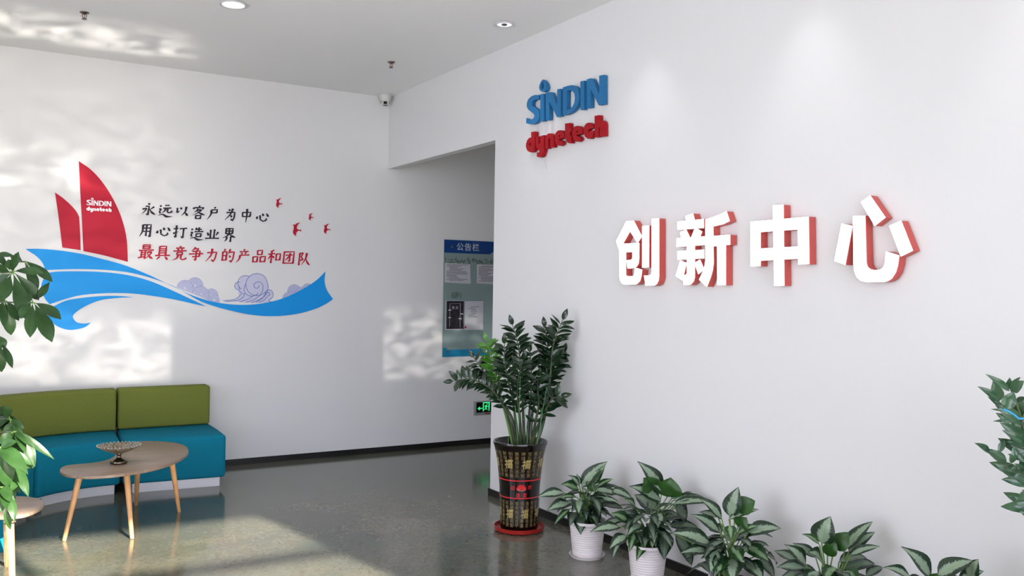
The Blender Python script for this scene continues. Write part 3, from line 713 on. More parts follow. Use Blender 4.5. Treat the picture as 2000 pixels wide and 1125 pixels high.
def brush(ch, cx, cz, size, y0, y1, base=11.5):
    """hand-brushed character as tapered ribbons with thickness, on the back wall"""
    mb = MB()
    for k, sk in enumerate(STK[ch].split(';')):
        ty, pts = sk.split(':'); P = [tuple(map(float, q.split(','))) for q in pts.split()]
        fine = []
        for i in range(len(P)-1):                     # corners stay, long runs are divided
            for j in range(4): fine.append((P[i][0]+(P[i+1][0]-P[i][0])*j/4, P[i][1]+(P[i+1][1]-P[i][1])*j/4))
        fine.append(P[-1])
        n = len(fine)
        if ty in 'pa' and len(P) > 2:
            fine = smooth2(P, 4); n = len(fine)
        L = []; R_ = []
        for i, (x, y) in enumerate(fine):
            a = fine[max(0, i-1)]; b = fine[min(n-1, i+1)]; dx, dy = b[0]-a[0], b[1]-a[1]; h = math.hypot(dx, dy) or 1
            t = i/(n-1)*3; w4 = WID[ty]; w_ = base/2*(w4[min(2, int(t))]*(1-(t-min(2, int(t))))+w4[min(2, int(t))+1]*(t-min(2, int(t))))
            nx, ny = -dy/h, dx/h; hor = abs(dx)/h; w_ *= 1.12-.28*hor
            L.append((x+nx*w_, y+ny*w_)); R_.append((x-nx*w_, y-ny*w_))
        f = lambda q, yy: Vector((cx+((q[0]-50)+(50-q[1])*.10)/100*size, yy, cz-(q[1]-50)/100*size))
        st = len(mb.v); dk = -.00006*k
        for l_, r_2 in zip(L, R_): mb.v += [f(l_, y1+dk), f(r_2, y1+dk), f(l_, y0), f(r_2, y0)]
        for i in range(n-1):
            a = st+4*i; b = a+4; mb.f += [(a, b, b+1, a+1), (a, a+2, b+2, b), (a+1, b+1, b+3, a+3)]
        a = st; mb.f.append((a, a+1, a+3, a+2)); a = st+4*(n-1); mb.f.append((a, a+2, a+3, a+1))
    return mb
LINES = [('永远以客户为中心', [(215,160),(395,170),(570,175),(745,190),(905,200),(1085,215),(1250,220),(1420,235)], m_ink, 'black', 'top'),
         ('用心打造业界', [(190,375),(375,385),(545,395),(725,415),(890,420),(1065,425)], m_ink, 'black', 'middle'),
         ('最具竞争力的产品和团队', [(190,605),(365,615),(545,620),(715,630),(885,640),(1055,645),(1215,650),(1385,655),(1545,655),(1695,665),(1855,680)], m_sail, 'red', 'bottom')]
ORD = ['first', 'second', 'third', 'fourth', 'fifth', 'sixth', 'seventh', 'eighth', 'ninth', 'tenth', 'last']
for txt, cen, m, cn, ln_ in LINES:
    for i, (ch, c) in enumerate(zip(txt, cen)):
        p = atA(250+c[0]/5.405, 380+c[1]/5.405)
        o = brush(ch, p.x, p.z, .130, -.0008, -.005).build('mural_character', m, fix=False)
        wd = 'last' if i == len(txt)-1 else ORD[i]
        tag(o, '%s %s brush character %s in the %s line of mural writing' % (wd, cn, ch, ln_), 'character', 'brush characters of the mural')

# ------------------------------------------------------------------ notice board and exit sign in the passage
bx0, bx1, bz0, bz1 = .637, 1.80, .944, 2.172
t = thing('notice_board', 'clear acrylic notice board with blue header on the passage wall', 'board', (1.2, -.01, bz0))
MB().box((bx0, -.020, bz0), (bx1, -.012, bz1)).build('panel', m_board, t)
hz = bz1-.137; hx = atA(954.7, 492).x
hd = [(bx0, bz1), (bx0, hz), (hx, hz), (hx+.07, hz+.05), (bx1, hz+.05), (bx1, bz1)]
MB().slab([hd], onA, .020, .0225).build('header', m_boardb, t)
MB().box((bx0+.05, -.0222, bz0), (bx1, -.020, bz0+.075)).box((bx0, -.0222, bz0), (bx0+.05, -.020, bz0+.095)).build('bottom_strip', m_boardc, t)
mb = MB()
for i, ch in enumerate('公告栏'):
    put_glyph(mb, ch, lambda u, v: (u, -.0232, v), atA(896.8, 481).x+i*.094, bz1-.072, .086, .014)
f_ = mb.build('header_lettering', m_paper, t, fix=False)
for sx_, sz_ in ((bx0+.085, bz1-.075), (bx0+.055, bz0+.06)):
    MB().tube([(sx_, -.0005, sz_), (sx_, -.032, sz_)], .013, 16).build('standoff', m_chrome, t)
rnd = random.Random(5)
def scribble(mb, x0, x1, z, h, dens=7):
    x = x0
    while x < x1:
        wd = h*rnd.uniform(.6, .95)
        for k in range(dens):
            a = Vector((x+rnd.uniform(0, wd), 0, z+rnd.uniform(-h/2, h/2))); ang = rnd.choice((0.1, 1.5, .9, 2.3)); L = h*rnd.uniform(.25, .6)
            b = a+Vector((math.cos(ang), 0, math.sin(ang)))*L
            for q in strip([(a.x, a.z), (b.x, b.z)], .006):
                st = len(mb.v); mb.v += [Vector((u, -.0212, v)) for u, v in q]; mb.f.append((st, st+1, st+2, st+3))
        x += wd+h*.08
mb = MB(); scribble(mb, bx0+.015, bx0+.33, 1.945, .055); scribble(mb, bx0+.36, bx1-.05, 1.94, .055)
for i, ch in enumerate('福利'): put_glyph(mb, ch, lambda u, v: (u, -.0212, v), atA(884, 577).x+i*.058, atA(884, 577).z, .075, .0, .15)
f_ = mb.build('handwriting', m_pen, t, fix=False); f_['kind'] = 'stuff'
def sheet(x0, x1, z0, z1, label, d=.0245, skew=0):
    o = MB().slab([[(x0, z0), (x1+skew, z0-.01), (x1, z1-.006), (x0, z1)]], onA, .0225, d).build('notice_sheet', m_paper)
    return tag(o, label, 'paper', 'papers on the notice board')
sa = atA(867, 513.5); sb = atA(917, 552.5)
o = sheet(sa.x, sb.x-.01, sb.z, sa.z, 'white typed sheet at the upper left of the notice board', skew=.012)
def typed(x0, x1, z0, z1, n, d, m, parent):
    mb = MB(); r = random.Random(int(x0*1000))
    for i in range(n):
        z = z1-(z1-z0)*(i+.5)/n; a = x0+r.choice((0, 0, .03)); b = a+(x1-a)*r.uniform(.45, 1)
        mb.add([(a, -d, z-.0028), (b, -d, z-.0028), (b, -d, z+.0028), (a, -d, z+.0028)], [(0, 1, 2, 3)])
    mb.build('typed_lines', m, parent, fix=False)
typed(sa.x+.02, sb.x-.03, sb.z+.015, sa.z-.01, 13, .0250, m_print, o)
sa = atA(929.5, 516); o = sheet(sa.x, sa.x+.31, sb.z-.004, sa.z, 'white typed sheet beside the pillar edge on the notice board')
typed(sa.x+.02, sa.x+.28, sb.z+.015, sa.z-.01, 14, .0250, m_print, o)
pp = [atA(868.5, 587), atA(903.5, 644), atA(906, 588), atA(941, 644)]
o = tag(MB().box((pp[0].x, -.0245, pp[1].z), (pp[1].x, -.0225, pp[0].z)).build('poster', m_paper), 'dark framed poster with white border on the notice board', 'poster', 'papers on the notice board')
g = .010
MB().box((pp[0].x+g, -.0252, pp[1].z+g), (pp[1].x-g*.3, -.0246, pp[0].z-.004)).build('dark_print', m_poster, o)
mb = MB()
xa, xb, za, zb = pp[0].x+.05, pp[1].x-.045, pp[1].z+.03, pp[0].z-.03
for lp in ([(xa, za), (xa, zb), (xb, zb), (xb, za)],):
    for q in strip(lp, .004):
        st = len(mb.v); mb.v += [Vector((u, -.0255, v)) for u, v in q]; mb.f.append((st, st+1, st+2, st+3))
for i, ch in enumerate('告白'): put_glyph(mb, ch, lambda u, v: (u, -.0255, v), (xa+xb)/2-.022+i*.044, zb-.045, .036)
for cx_, cz_ in ((xa, zb-.07), (xa, za+.10), (xb, zb-.16), (xb+.02, zb-.11)):
    mb.add([(cx_-.02, -.0255, cz_-.005), (cx_+.02, -.0255, cz_-.005), (cx_+.012, -.0255, cz_+.007), (cx_-.012, -.0255, cz_+.007)], [(0, 1, 2, 3)])
mb.build('white_print', m_paper, o, fix=False)
o = tag(MB().box((pp[2].x, -.0245, pp[3].z), (pp[3].x, -.0225, pp[2].z)).build('notice_sheet', m_paper), 'white sheet right of the dark poster on the notice board', 'paper', 'papers on the notice board')
typed(pp[2].x+.04, pp[3].x-.04, pp[3].z+.13, pp[2].z-.05, 7, .0250, m_print, o)
MB().tube([(pp[2].x+.012, -.0245, pp[3].z+.03), (pp[2].x+.012, -.0255, pp[3].z+.03)], .012, 12).build('red_seal', m_sail, o)

e0 = atA(925, 784); ex0 = e0.x; ez1 = .459; ez0 = .309
t = thing('exit_sign', 'lit green emergency exit sign low on the passage wall', 'sign', (ex0+.18, -.01, ez0))
MB().box((ex0, -.022, ez0), (ex0+.36, -.0005, ez1)).build('housing', m_grey, t, bevel=.004)
MB().box((ex0+.022, -.0235, ez0+.030), (ex0+.338, -.022, ez1-.012)).build('panel', m_black, t)
mb = MB()
q0 = atA(900, 760)
def ex(pts): return [(ex0+.022+(a-455)/520*.165, ez1-.012-(b-415)/335*.106) for a, b in pts]
for lp in ([(500,618),(575,562),(600,565),(570,605),(685,600),(685,630),(570,635),(600,672),(575,675)],
           [(708,418),(972,418),(972,445),(740,450),(740,720),(708,725)], [(928,445),(972,445),(960,712),(928,715)],
           [(800,520),(850,512),(890,560),(930,560),(930,580),(880,580),(850,555),(850,610),(885,680),(870,690),(830,620),(815,665),(745,665),(745,645),(798,645),(815,560),(785,585),(768,580)],
           [(855,465),(885,462),(890,490),(870,502),(850,490)]):
    mb.slab([ex(lp)], lambda u, v, d: (u, -d, v), .0234, .0242)
mb.build('pictogram', m_glow, t)
mb = MB(); put_glyph(mb, '安全出口', lambda u, v: (u, -.0232, v), ex0+.1, ez0+.014, .02) if False else None
mb.box((ex0+.13, -.0226, ez0+.010), (ex0+.19, -.022, ez0+.022)).build('test_button', m_saucer, t)

# ------------------------------------------------------------------ sofa ring
def sector(cx, cy, r0, r1, a0, a1, n=12):
    o = [(cx+r1*math.cos(math.radians(a0+(a1-a0)*i/n)), cy+r1*math.sin(math.radians(a0+(a1-a0)*i/n))) for i in range(n+1)]
    o += [(cx+r0*math.cos(math.radians(a1+(a0-a1)*i/n)), cy+r0*math.sin(math.radians(a1+(a0-a1)*i/n))) for i in range(n+1)]
    return o
def plan(u, v, d): return (u, v, d)
def solid(loop, z0, z1, name, m, parent, bev, seg=3):
    """prism with n-gon caps so that the bevel runs along the rim only"""
    n = len(loop); mb = MB(); mb.add([(x, y, z1) for x, y in loop]+[(x, y, z0) for x, y in loop], [tuple(range(n)), tuple(range(2*n-1, n-1, -1))]+[(i, (i+1) % n, (i+1) % n+n, i+n) for i in range(n)])
    return mb.build(name, m, parent, smooth=50, bevel=bev, seg=seg)
SC = (-2.62, -1.57)
def ring_module(a0, a1, label):
    am = math.radians((a0+a1)/2); t = thing('sofa_module', label, 'sofa', (SC[0]+1.1*math.cos(am), SC[1]+1.1*math.sin(am), 0), 'curved sofa modules along the back wall')
    solid(sector(*SC, .81, 1.40, a0+3.2, a1-1.2), 0, .075, 'plinth', m_white, t, .002)
    solid(sector(*SC, .77, 1.48, a0+.5, a1-.5), .075, .425, 'seat', m_teal_fab, t, .028)
    solid(sector(*SC, 1.30, 1.50, a0+.35, a1-.35), .427, .768, 'backrest', m_green_fab, t, .022)
    return t
t = thing('sofa_module', 'straight end module of the sofa with olive back and teal seat, right of the seam', 'sofa', (-2.15, -.45, 0), 'curved sofa modules along the back wall')
solid([(-1.815, -.825), (-2.480, -.779), (-2.49, -.12), (-1.80, -.12)], 0, .075, 'plinth', m_white, t, .002)
solid([(-1.775, -.865), (-2.555, -.812), (-2.55, -.6), (-2.505, -.06), (-1.755, -.06), (-1.757, -.5)], .075, .425, 'seat', m_teal_fab, t, .028)
solid([(-1.765, -.235), (-2.522, -.235), (-2.516, -.055), (-1.762, -.055)], .427, .768, 'backrest', m_green_fab, t, .022)
t2 = ring_module(86, 135, 'curved sofa module, olive back and teal seat, left of the seam behind the table')
c_, s_ = math.cos(math.radians(131.5)), math.sin(math.radians(131.5)); p = Vector((SC[0]+.8085*c_, SC[1]+.8085*s_, .04)); tg = Vector((-s_, c_, 0))
MB().add([p+tg*.035+Vector((0, 0, .02)), p-tg*.035+Vector((0, 0, .02)), p-tg*.035-Vector((0, 0, .02)), p+tg*.035-Vector((0, 0, .02)), ], [(0, 1, 2, 3)]).build('sticker', m_label, t2, fix=False)
ring_module(136, 179, 'curved sofa module in the turn of the ring, hidden behind the bright leafy plant')
t = thing('sofa_module', 'end module of the sofa ring cut off by the left picture edge', 'sofa', (-3.72, -1.98, 0), 'curved sofa modules along the back wall')
XF = SC[0]-.79
solid([(XF-.03, -2.39), (XF-.03, -1.62), (XF-.6, -1.62), (XF-.6, -2.39)], 0, .075, 'plinth', m_white, t, .002)
solid([(XF, -2.43), (XF, -1.59), (XF-.69, -1.59), (XF-.69, -2.43)], .075, .425, 'seat', m_teal_fab, t, .028)
solid([(XF-.52, -2.42), (XF-.52, -1.60), (XF-.70, -1.60), (XF-.70, -2.42)], .427, .768, 'backrest', m_green_fab, t, .022)

# ------------------------------------------------------------------ low tables
TZ = .43
def table(outline, legs, label, z=TZ):
    """outline at tabletop height, legs as (top xy, foot xy)"""
    cx = sum(p[0] for p in outline)/len(outline); cy = sum(p[1] for p in outline)/len(outline)
    t = thing('coffee_table', label, 'table', (cx, cy, 0), 'low kidney-shaped tables')
    solid(outline, z-.02, z, 'tabletop', m_wood, t, .004, 2)
    for (tx, ty), (fx, fy) in legs:
        MB().tube([(fx, fy, 0), (fx+(tx-fx)*.02, fy+(ty-fy)*.02, .008), (tx, ty, z-.021)], [.0105, .0125, .021], 14).build('leg', m_legwood, t, smooth=60)
        MB().lathe((tx, ty, z-.024), [(0, 0), (.03, 0), (.03, .004), (0, .004)], 14).build('mounting_plate', m_metal, t)
    return t
tp = [(295,600),(310,584),(350,575),(450,566),(520,553),(560,536),(590,505),(620,478),(660,464),(720,458),(800,460),(870,467),(915,481),(931,505),(915,530),(850,565),(740,597),(600,620),(500,630),(420,632),(340,625),(305,614)]
op = [atF(x, y, TZ) for x, y in zc(tp, 0, 680, 2.528)]
outl = [(q.x, q.y) for q in catmull([(p.x, p.y) for p in op], 3, True)]
feet = [atF(125, 1057), atF(258, 1053), atF(266, 987), atF(350, 1000)]
tops = [atF(157, 923, TZ-.02), atF(247, 919, TZ-.02), atF(269, 903, TZ-.02), atF(335, 897, TZ-.02)]
table(outl, [((a.x, a.y), (b.x, b.y)) for a, b in zip(tops, feet)], 'kidney-shaped wooden coffee table with four splayed legs, holding a glass bowl')
# second table, mostly outside the frame and behind the bright plant
ref = Vector((sum(p[0] for p in outl)/len(outl), sum(p[1] for p in outl)/len(outl)))
tip = atF(82, 976, TZ)
o2 = []
ang = math.radians(163)
for p in outl:
    v = Vector((p[0]-ref.x, p[1]-ref.y)); v = Vector((v.x*math.cos(ang)-v.y*math.sin(ang), v.x*math.sin(ang)+v.y*math.cos(ang))); o2.append((v.x, v.y))
mx = max(o2, key=lambda q: q[0]+.25*q[1]); off = (tip.x-mx[0], tip.y-mx[1])
o2 = [(a+off[0], b+off[1]) for a, b in o2]
def lg2(i):
    r = []
    for q in (tops[i], feet[i]):
        v = Vector((q.x-ref.x, q.y-ref.y)); r.append((v.x*math.cos(ang)-v.y*math.sin(ang)+off[0], v.x*math.sin(ang)+v.y*math.cos(ang)+off[1]))
    return tuple(r)
l1 = atF(19, 1012, TZ); f1 = atF(26, 1180)
table(o2, [((l1.x, l1.y), (f1.x, f1.y)), ((atF(14, 990, TZ).x, atF(14, 990, TZ).y), (atF(13, 1106).x, atF(13, 1106).y)), lg2(2), lg2(3)], 'wooden low table with splayed legs cut off by the left edge, under bright leaves')

# footed bowl on the table
bc = atF(232, 905, TZ)
t = thing('fruit_bowl', 'footed beaded glass bowl on a dark metal stem, on the kidney-shaped table', 'bowl', (bc.x, bc.y, TZ))
MB().lathe((bc.x, bc.y, TZ), [(0, 0), (.052, 0), (.056, .006), (.054, .018), (.040, .026), (.022, .034), (.015, .042), (.013, .052), (.016, .060), (.024, .066), (0, .067)], 32).build('foot', m_metal, t, smooth='all')
mb = MB(); mb.lathe((bc.x, bc.y, TZ), [(.0, .068), (.030, .068), (.075, .085), (.115, .103), (.137, .118), (.140, .122), (.136, .123), (.113, .109), (.073, .091), (.028, .074), (0, .073)], 40); mb.build('bowl', m_glass, t, smooth='all')
def icos(mb, c, r, n=6):
    mb.lathe((c[0], c[1], c[2]), [(0, -r), (r*.75, -r*.66), (r, 0), (r*.75, r*.66), (0, r)], n)
m_bead = mat('beaded_glass', rgb(176, 172, 162), .1, metal=.6)
for ring, (rr, zz, num) in enumerate(((.137, .122, 34), (.118, .110, 30), (.098, .100, 26), (.076, .092, 20))):
    mb = MB()
    for k in range(num):
        a = 2*PI*(k+.5*(ring % 2))/num; icos(mb, (bc.x+rr*math.cos(a), bc.y+rr*math.sin(a), TZ+zz+.002), .0062)
    mb.build('bead_ring', m_bead, t, smooth='all')
for k, (dx, dy, wh) in enumerate(((-.03, -.02, 'leftmost of four'), (.0, .01, 'furthest back of four'), (.025, -.02, 'rightmost of four'), (-.01, -.04, 'nearest of four'))):
    mb = MB(); mb.lathe((bc.x+dx, bc.y+dy, TZ+.086), [(0, -.007), (.012, -.004), (.014, .003), (.008, .010), (0, .012)], 12)
    tag(mb.build('candy', m_pink, smooth='all'), 'small pink sweet in the footed glass bowl, '+wh, 'sweet', 'sweets in the glass bowl')

# ------------------------------------------------------------------ plants: leaf builder
def leaf(B, T, width, nrm, m, parent, arch=.12, fold=.18, shape='oval', name='leaf', nu=8, twist=0., petiole=None, m_st=None):
    B, T = Vector(B), Vector(T); ax = T-B; L = ax.length; d = ax/L
    n = (nrm-d*nrm.dot(d)); n = n.normalized() if n.length > 1e-4 else d.orthogonal().normalized()
    s = d.cross(n).normalized()
    if twist: q = Matrix.Rotation(twist, 3, d); n = q @ n; s = q @ s
    prof = {'oval': lambda t: math.sin(PI*min(1, t**.85))**.8*(1-.12*t), 'lance': lambda t: math.sin(PI*t**.8)**.9*(1-.25*t), 'obov': lambda t: math.sin(PI*t**1.45)**.85}[shape]
    vs = []; uv = []; nv = 4
    for i in range(nu+1):
        t = i/nu; c = B+d*(L*t)+n*(arch*L*(4*t*(1-t)))
        hw = width/2*max(prof(t), 0) if 0 < i < nu else width*.012
        for j in range(nv+1):
            v = j/nv*2-1; vs.append(c+s*(hw*v)+n*(abs(v)*hw*fold*2-hw*fold*.4)+n*(.03*width*math.sin(t*9+j))); uv.append((t, j/nv))
    fs = [(i*(nv+1)+j, (i+1)*(nv+1)+j, (i+1)*(nv+1)+j+1, i*(nv+1)+j+1) for i in range(nu) for j in range(nv)]
    return mesh(name, vs, fs, m, parent, smooth=True, uv=uv)
def plane_pt(x, y, c, off=0., lim=None):
    """point on the picture ray at the depth of c (+off along the view), kept clear of the right wall"""
    d = px(x, y); dep = (Vector(c)-CAM).dot(FW)+off; p = CAM+d*dep
    if lim is not None and p.x > lim: p = CAM+d*((lim-CAM.x)/d.x)
    return p
toCam = lambda p: (CAM-Vector(p)).normalized()

# ------------------------------------------------------------------ tall glazed pot with the big plant
pc = Vector((-.345, -3.15, 0))
t = thing('potted_plant', 'tall glossy-leaved plant in a dark brown glazed pot with gold characters', 'plant', pc, 'potted plants along the right wall')
MB().lathe(pc, [(0, .001), (.155, .001), (.172, .012), (.176, .035), (.170, .037), (.164, .018), (0, .014)], 40).build('saucer', m_saucer, t, smooth=40)
PR = [(.128, .016), (.131, .03), (.133, .10), (.136, .20), (.140, .30), (.146, .38), (.155, .46), (.166, .53), (.178, .575), (.186, .598), (.189, .610), (.186, .618), (.178, .618), (.172, .608), (.160, .56), (0, .555)]
MB().lathe(pc, [(0, .015)]+PR, 48).build('pot', m_glaze, t, smooth=50)
def prad(z):
    for (r0, z0), (r1, z1_) in zip(PR, PR[1:10]):
        if z0 <= z <= z1_: return r0+(r1-r0)*(z-z0)/(z1_-z0)
    return PR[9][0]
fa = math.atan2(CAM.y-pc.y, CAM.x-pc.x)
def wrap(off=.0012):
    """u: arc length measured at r=.15 from the camera-facing side, to the right; v: height"""
    def f(u, v):
        a = fa+u/.15; r = prad(v)+off; return (pc.x+r*math.cos(a), pc.y+r*math.sin(a), v)
    return f
CH = '福寿禄喜吉祥富贵財宝春和平安康乐如意招進'
grid = MB(); big = MB(); rr_ = random.Random(3)
def cellbox(mb, u, v, w_, h_):
    W = wrap(.0008)
    mb.add([W(u-w_/2, v-h_/2), W(u, v-h_/2), W(u+w_/2, v-h_/2), W(u+w_/2, v+h_/2), W(u, v+h_/2), W(u-w_/2, v+h_/2)], [(0, 1, 4, 5), (1, 2, 3, 4)])
bigs = []
NC = 24; du = 2*PI*.15/NC
for (z0, z1_, rows, bz) in ((.385, .565, 6, (.475,)), (.045, .225, 6, (.125,))):
    dz = (z1_-z0)/rows
    for r in range(rows):
        for c in range(NC):
            u = (c+.5)*du-PI*.15; v = z0+(r+.5)*dz
            if r in (2, 3) and c % 3 in (0, 1): continue
            put_glyph(grid, rr_.choice(CH), wrap(), u, v, min(du, dz)*.98, .010, sx=.95)
    for c in range(0, NC, 3):
        u = (c+1)*du-PI*.15; big = MB(); put_glyph(big, '福', wrap(.0016), u, z0+3*dz, .066, .018, .1, pen=((.02, .03),), sx=.92)
        big.build('large_gold_character', m_gold2, t, fix=False)
g_ = grid.build('small_gold_characters', m_gold, t, fix=False); g_['kind'] = 'stuff'
for z in (.365, .245):
    MB().lathe(pc, [(prad(z-.004)+.0005, z-.004), (prad(z)+.0025, z-.002), (prad(z)+.0025, z+.002), (prad(z+.004)+.0005, z+.004)], 48).build('red_band', m_redprint, t, smooth='all')
rp_ = MB(); W = wrap(.0014)
uo = .012
for k, (ch, du_, dv) in enumerate((('招', -.062, .006), ('財', .064, .010), ('進', -.024, -.042), ('寶', .026, -.042))):
    put_glyph(rp_, ch, W, uo+du_, .308+dv, .033, .008)
def petal(cx, cy, a, L, wd):
    pts = []
    for i in range(9):
        s = i/8; pts.append((s*L, math.sin(PI*s)*wd/2))
    pts += [(s*L, -math.sin(PI*s)*wd/2) for s in [i/8 for i in range(7, 0, -1)]]
    return [(cx+x*math.cos(a)-y*math.sin(a), cy+x*math.sin(a)+y*math.cos(a)) for x, y in pts]
for a in (18, 45, 73, 107, 135, 162):
    q = petal(uo, .308, math.radians(a), .046 if a in (20, 160) else .040, .017)
    st = len(rp_.v); rp_.v += [Vector(W(x, y)) for x, y in q]; rp_.f.append(tuple(range(st, st+len(q))))
q = [(uo+.036*math.cos(a), .312+.016*math.sin(a)) for a in [PI+i*PI/10 for i in range(11)]]
st = len(rp_.v); rp_.v += [Vector(W(x, y)) for x, y in q]; rp_.f.append(tuple(range(st, st+len(q))))
rp_.build('red_emblem', m_redprint, t, fix=False)
MB().lathe(pc, [(0, .575), (.08, .582), (.155, .566), (.165, .56), (0, .55)], 32).build('soil', m_soil, t, smooth='all')
ZP = pc+Vector((0, 0, .58))
# stems: picture points in the zoom (860,600,2.446), depth offset at tip, first leaf height fraction, leaf length
ZS = [([(450,665),(490,560),(515,430),(528,300),(540,180),(585,60)], -.02, .30, 58, 'd', 19),
      ([(462,668),(478,560),(500,430),(508,290),(512,180),(500,95)], .05, .30, 52, 'd', 16),
      ([(402,672),(398,560),(392,430),(384,290),(372,180),(345,85)], -.08, .42, 54, 'd', 14),
      ([(375,670),(362,560),(345,440),(322,340),(308,260),(306,175)], -.10, .30, 54, 'd', 14),
      ([(352,655),(320,540),(292,440),(270,350),(250,260),(222,165)], .02, .50, 50, 'y', 11),
      ([(358,665),(335,560),(300,470),(240,390),(150,345),(60,352)], -.14, .38, 48, 'd', 13),
      ([(365,660),(345,540),(300,460),(255,390),(215,320),(160,240)], .06, .50, 44, 'd', 13),
      ([(412,672),(420,560),(432,430),(436,330),(428,215)], .06, .42, 52, 'd', 12),
      ([(440,668),(452,560),(470,470),(465,380),(470,330)], -.14, .28, 54, 'm', 7),
      ([(425,660),(470,560),(500,500),(530,440),(575,425)], -.10, .45, 58, 'd', 5),
      ([(388,660),(380,540),(370,440),(372,350),(395,250)], -.16, .33, 52, 'd', 10),
      ([(430,660),(440,500),(480,400),(560,280),(585,220)], .10, .4, 54, 'd', 13)]
rnd = random.Random(11)
for path, off, f0, ll, kd, npair in ZS:
    k = len(path); pts = []
    base = pc+Vector((rnd.uniform(-.07, .07), rnd.uniform(-.07, .07), .565))
    for i, (a, b) in enumerate(path):
        x, y = 860+a/2.446, 600+b/2.446; fr = i/(k-1)
        p = plane_pt(x, y, ZP, off*fr+(0 if i else 0), -.05)
        pts.append(p)
    pts[0].z = .560
    cur = catmull(pts, 5, False); n = len(cur)
    R_ = [.0135*(1-.82*(i/(n-1))**.8) for i in range(n)]
    st = MB().tube(cur, R_, 8).build('stem', m_zstem if kd != 'y' else m_gstem, t, smooth='all')
    ml = {'d': m_zleaf, 'y': m_zyoung, 'm': m_zleaf}[kd]
    for j in range(npair+1):
        fr = f0+(1-f0)*(j/npair); idx = min(n-1, fr*(n-1)); i0 = min(n-2, int(idx)); p = cur[i0].lerp(cur[i0+1], idx-i0)
        d = (cur[min(n-1, i0+1)]-cur[max(0, i0-1)]).normalized()
        tc_ = toCam(p); sd = d.cross(tc_).normalized()
        L = (ll/2.446)/FPX*((p-CAM).dot(FW))*1.45*(1-.28*abs(fr-.75)/.5)
        if j == npair:
            leaf(p, p+d*L*.8, L*.4, tc_, ml, st); continue
        for sgn in (-1, 1):
            dr = (sd*sgn*1.0+d*rnd.uniform(.35, .75)+tc_*rnd.uniform(-.55, .55)).normalized()
            LL = L*rnd.uniform(.85, 1.1); T = p+dr*LL
            if T.x > -.02: T.x = -.02
            nn = (tc_*rnd.uniform(.3, 1.0)+Vector((0, 0, 1))*rnd.uniform(.2, .9)+d*.3).normalized()
            leaf(p, T, LL*.47, nn, ml, st, arch=.10*rnd.choice((1, 1, -.5)), nu=6)
for a, b in (((375,560),(383,290)), ((460,670),(508,380)), ((418,672),(405,480)), ((372,672),(358,470)), ((325,660),(325,620)), ((478,600),(485,480))):
    p0 = plane_pt(860+a[0]/2.446, 600+a[1]/2.446, ZP, -.10); p1 = plane_pt(860+b[0]/2.446, 600+b[1]/2.446, ZP, -.12)
    if a[1] > 600: p0.z = max(p0.z, .56)
    MB().tube([p0, p1], .0016, 6).build('support_wire', m_wire, t)

